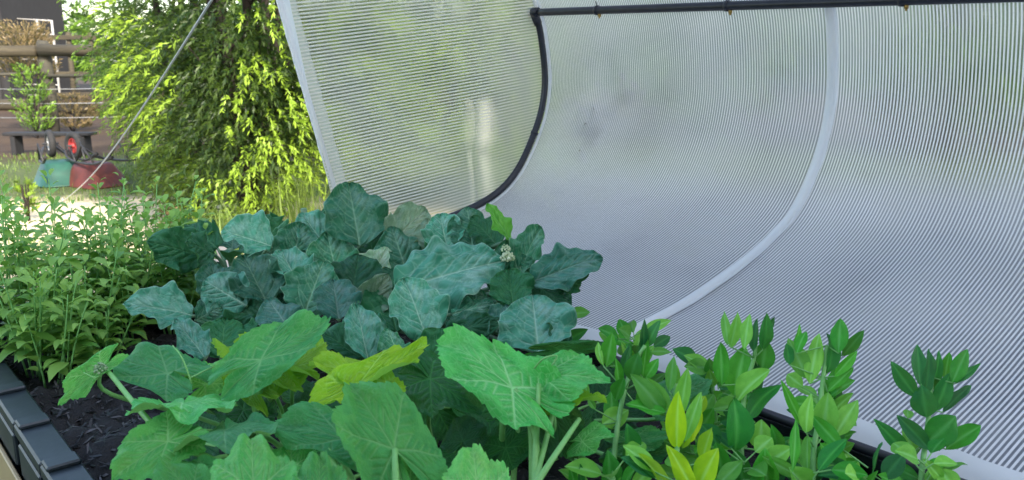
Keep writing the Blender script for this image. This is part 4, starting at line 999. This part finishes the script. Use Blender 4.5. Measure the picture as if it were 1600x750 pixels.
def shrub(name, label, cat, base, rx, h, n, mat, L, W, seed, up=1.0, lo=.05):
    rg = random.Random(seed); t = thing(name, label, cat, base); shs = []
    for _ in range(n):
        an = rg.uniform(0, 6.28); z = h*rg.uniform(lo, .95); r = rx*math.sqrt(rg.random())*(1-.4*abs(z/h*2-1))
        p = Vector(base)+Vector((math.cos(an)*r, math.sin(an)*r, z)); shs.append((p, Vector((math.cos(an)*.5, math.sin(an)*.5, up)), h*.14, rg.uniform(.1, .9)))
    v, f, a = leaf_cloud(shs, 10, L, W, None, rg, .3); link('foliage', v, f, M[mat], t, True, attrs={'tone': a})
    mb = MB()
    for k in range(7):
        an = k*.9; mb.tube([Vector(base)+Vector((0, 0, -.03)), Vector(base)+Vector((math.cos(an)*rx*.6, math.sin(an)*rx*.6, h*.85))], [.012, .004], 5)
    mb.build('stem', M['bark'], t, True); return t
shrub('fence_shrub', 'scrawny green shrub growing at the foot of the fence post', 'shrub', Vector((XP(72, 17.6), 17.6, 0)), .34, 1.45, 170, 'tree2', .07, .016, 5)
shrub('dry_bush', 'straw coloured feathery bush standing behind the fence rail', 'bush', Vector((XP(70, 18.6), 18.6, 0)), .50, 2.3, 420, 'dry', .09, .012, 6, lo=.5)
shrub('dry_bush', 'low brown bush on the dirt just right of the fence post', 'bush', Vector((XP(128, 19), 19, 0)), .6, .8, 200, 'dry', .08, .012, 9)
# an old black board resting behind the wheelbarrows
bd = MB(); c = Vector((XP(92, 14.5), 14.5, 0)); bd.box(c+Vector((0, 0, .36)), (1.5, .30, .05), None, .008); bd.box(c+Vector((-.6, 0, .16)), (.08, .26, .33), None, .008); bd.box(c+Vector((.6, 0, .16)), (.08, .26, .33), None, .008)
o = bd.build('plank_bench', M['shed'], None, False, origin=c); tag(o, 'low dark plank bench just behind the upturned wheelbarrows', 'bench')
# upturned wheelbarrows
def wheelbarrow(label, base, yaw, tray, rim, sc_=1.0):
    t = thing('wheelbarrow', label, 'wheelbarrow', base, 'upturned wheelbarrows on the grass')
    Rz = Matrix.Rotation(yaw, 3, 'Z')
    q = lambda x, y, z: Vector(base)+Rz @ (Vector((x, y, z))*sc_)
    # tray upside down: rim on the ground, floor up
    v = []; n = 28
    rings = [(.40, .31, .0, 0), (.415, .325, .012, 0), (.40, .31, .02, 0), (.33, .25, .16, .02), (.25, .19, .28, .04), (.22, .165, .300, .045), (.0, .0, .305, .05)]
    for rx, ry, z, sx in rings:
        for k in range(n):
            a = 2*math.pi*k/n; cx, sy = math.cos(a), math.sin(a); e = .55
            v.append(q(math.copysign(abs(cx)**e, cx)*rx+sx, math.copysign(abs(sy)**e, sy)*ry, z+.0))
    link('tray', v, grid_faces(len(rings), n, True), tray, t, True)
    for y in (-.22, .22):                                   # frame rails over the upturned tray, handles to one side
        mb = MB(); mb.tube(smooth_path([q(.56, y*.35, .44), q(.38, y*.7, .36), q(0, y, .325), q(-.45, y*1.15, .34), q(-.86, y*1.3, .44)], 4), .016, 8); mb.build('frame_rail', M['blackiron'], t, True)
        mb = MB(); mb.tube([q(-.80, y*1.29, .425), q(-.93, y*1.33, .46)], .021, 8); mb.build('handle_grip', M['rubber'], t, True)
        mb = MB(); mb.tube([q(.05, y, .33), q(-.18, y*1.15, .56), q(-.42, y*1.1, .335)], .012, 8); mb.build('leg', M['blackiron'], t, True)
        mb = MB(); mb.tube([q(.12, y*.9, .33), q(.47, y*.28, .50)], .011, 8); mb.build('axle_brace', M['blackiron'], t, True)
    wc = q(.47, 0, .50); ax = Rz @ Vector((0, 1, 0)); ex = Rz @ Vector((1, 0, 0))
    def ring(r, rr, nn=32, m_=10, flat=1.0):
        vs = []
        for i in range(nn):
            a = 2*math.pi*i/nn; o_ = ex*math.cos(a)+UPV*math.sin(a)
            for j in range(m_):
                b = 2*math.pi*j/m_; vs.append(wc+o_*(r+rr*math.cos(b))*sc_+ax*rr*flat*math.sin(b)*sc_)
        fs = [((i*m_+j), (i*m_+(j+1) % m_), ((i+1) % nn)*m_+(j+1) % m_, ((i+1) % nn)*m_+j) for i in range(nn) for j in range(m_)]
        return vs, fs
    wh_ = MB(); wh_.tube([wc-ax*.10*sc_, wc+ax*.10*sc_], .014*sc_, 10); wo = wh_.build('wheel', M['blackiron'], t, True)
    def subm(name, vs, fs, mat):
        o = link(name, vs, fs, mat, None, True)
        for vt in o.data.vertices: vt.co -= Vector(base)
        o.parent = wo
    vs, fs = ring(.150, .045); subm('tyre', vs, fs, M['rubber'])
    m_ = MB(); vs, fs = ring(.096, .014, flat=2.0); m_.add(vs, fs); m_.tube([wc-ax*.035*sc_, wc+ax*.035*sc_], .032*sc_, 12)
    for k in range(5):
        a = k*2*math.pi/5; o_ = ex*math.cos(a)+UPV*math.sin(a); m_.tube([wc+o_*.02*sc_, wc+o_*.096*sc_], .014*sc_, 8)
    subm('rim', m_.v, m_.f, rim)
wheelbarrow('upturned wheelbarrow with a teal tray and a pale-rimmed wheel', G(96, 288), R(128), M['teal'], M['white_p'], .98)
wheelbarrow('upturned wheelbarrow with a red tray and a red-rimmed wheel', G(152, 290), R(146), M['red'], M['redrim'], .98)
# concrete block
c = G(312, 440); mb = MB(); axr = [Matrix.Rotation(R(-24), 3, 'Z') @ v_ for v_ in (Vector((1, 0, 0)), Vector((0, 1, 0)), UPV)]
mb.box(c+UPV*.13, (.42, .30, .30), axr, .018); mb.box(c+UPV*.05+axr[0]*.30-UPV*.0, (.24, .22, .17), axr, .018)
o = mb.build('concrete_block', M['concrete'], None, origin=c); tag(o, 'pale concrete block on the ground between herbs and broccoli', 'block')
# tall grasses and weeds at the tree's foot
for i, (px, py, h, sp, lb) in enumerate([(300, 350, .75, .14, 'tall wispy grass clump at the left foot of the weeping tree'), (350, 395, .50, .22, 'low green grass clump right behind the concrete block'), (470, 372, .8, .18, 'arching yellow grass clump beside the net hem')]):
    c = G(px, py); blades('grass_clump', [(c.x, c.y, c.z)], h, sp, 170, M['grass'], lb, None, 'grass clump', .005, .9, (.2, 1), origin=c)
c = G(272, 385); shrub('dry_weed', 'small pinkish dried weed in front of the weeping tree', 'weed', c, .10, .34, 60, 'dry', .025, .008, 4)
# distant low green things close to the herbs
c = G(15, 345); shrub('tall_weed', 'thin yellow weed standing on the sunlit sand behind the herbs', 'weed', c+Vector((.2, 0, 0)), .06, .45, 26, 'tree', .06, .012, 14)

# pale stake with a bulging top, seen blurred through the end net
c = G(735, 440)
st = thing('garden_stake', 'pale stake with a bulging white top, blurred behind the end net', 'stake', c)
z_ = lambda py: 1.65+(90-py)/F*c.y*1.0
mb = MB(); mb.tube([c-UPV*.05, Vector((c.x+.02, c.y, z_(290))), Vector((c.x-.005, c.y, z_(220)))], .020, 10); mb.build('pole', M['white_p'], st, True)
mb = MB(); mb.tube(smooth_path([Vector((c.x-.005, c.y, z_(232))), Vector((c.x, c.y, z_(205))), Vector((c.x+.005, c.y, z_(178))), Vector((c.x, c.y, z_(152)))], 4), [.02, .028, .036, .042, .045, .046, .045, .044, .042, .038, .034, .028, .012], 14); mb.build('cap', M['white_p'], st, True)
# leaf shapes added outside the canopy to stand for a blurred shadow
for (px, py, n, lb) in ((985, 150, 9, 'small streak of leaf shapes added as a shadow smudge outside the net'), (930, 205, 16, 'larger patch of leaf shapes added as a shadow smudge near the black feed pipe')):
    r_ = (P(px, py, 1)-CAM); best = None
    for i in range(1, len(pv)-1):
        for s_ in ss:
            q = CP(s_, i, -.012); x_, y_ = pix(q); e = (x_-px)**2+(y_-py)**2
            if best is None or e < best[0]: best = (e, s_, i)
    _, s_, i_ = best; c0 = CP(s_, i_, -.012); mb = MB()
    for _k in range(n*2):
        q = CP(s_+random.gauss(0, .04), min(ridge_i, max(2, int(i_+random.gauss(0, 2.0)))), .020*math.sin(math.pi*min(1, max(0, (s_-HS[1])/1.17)))**.8-.012-random.random()*.012)
        d = Vector((random.gauss(0, 1), random.gauss(0, 1), random.gauss(0, 1))).normalized(); e = d.orthogonal().normalized(); f_ = d.cross(e)
        L_, W_ = random.uniform(.018, .034), random.uniform(.008, .015)
        mb.add([q-d*L_, q+e*W_+f_*.003, q+d*L_, q-e*W_-f_*.002], [(0, 1, 2), (0, 2, 3)], random.random())
    o = mb.build('shadow_shapes', M['smudge'], None, False, origin=c0); tag(o, lb, 'leaf litter')
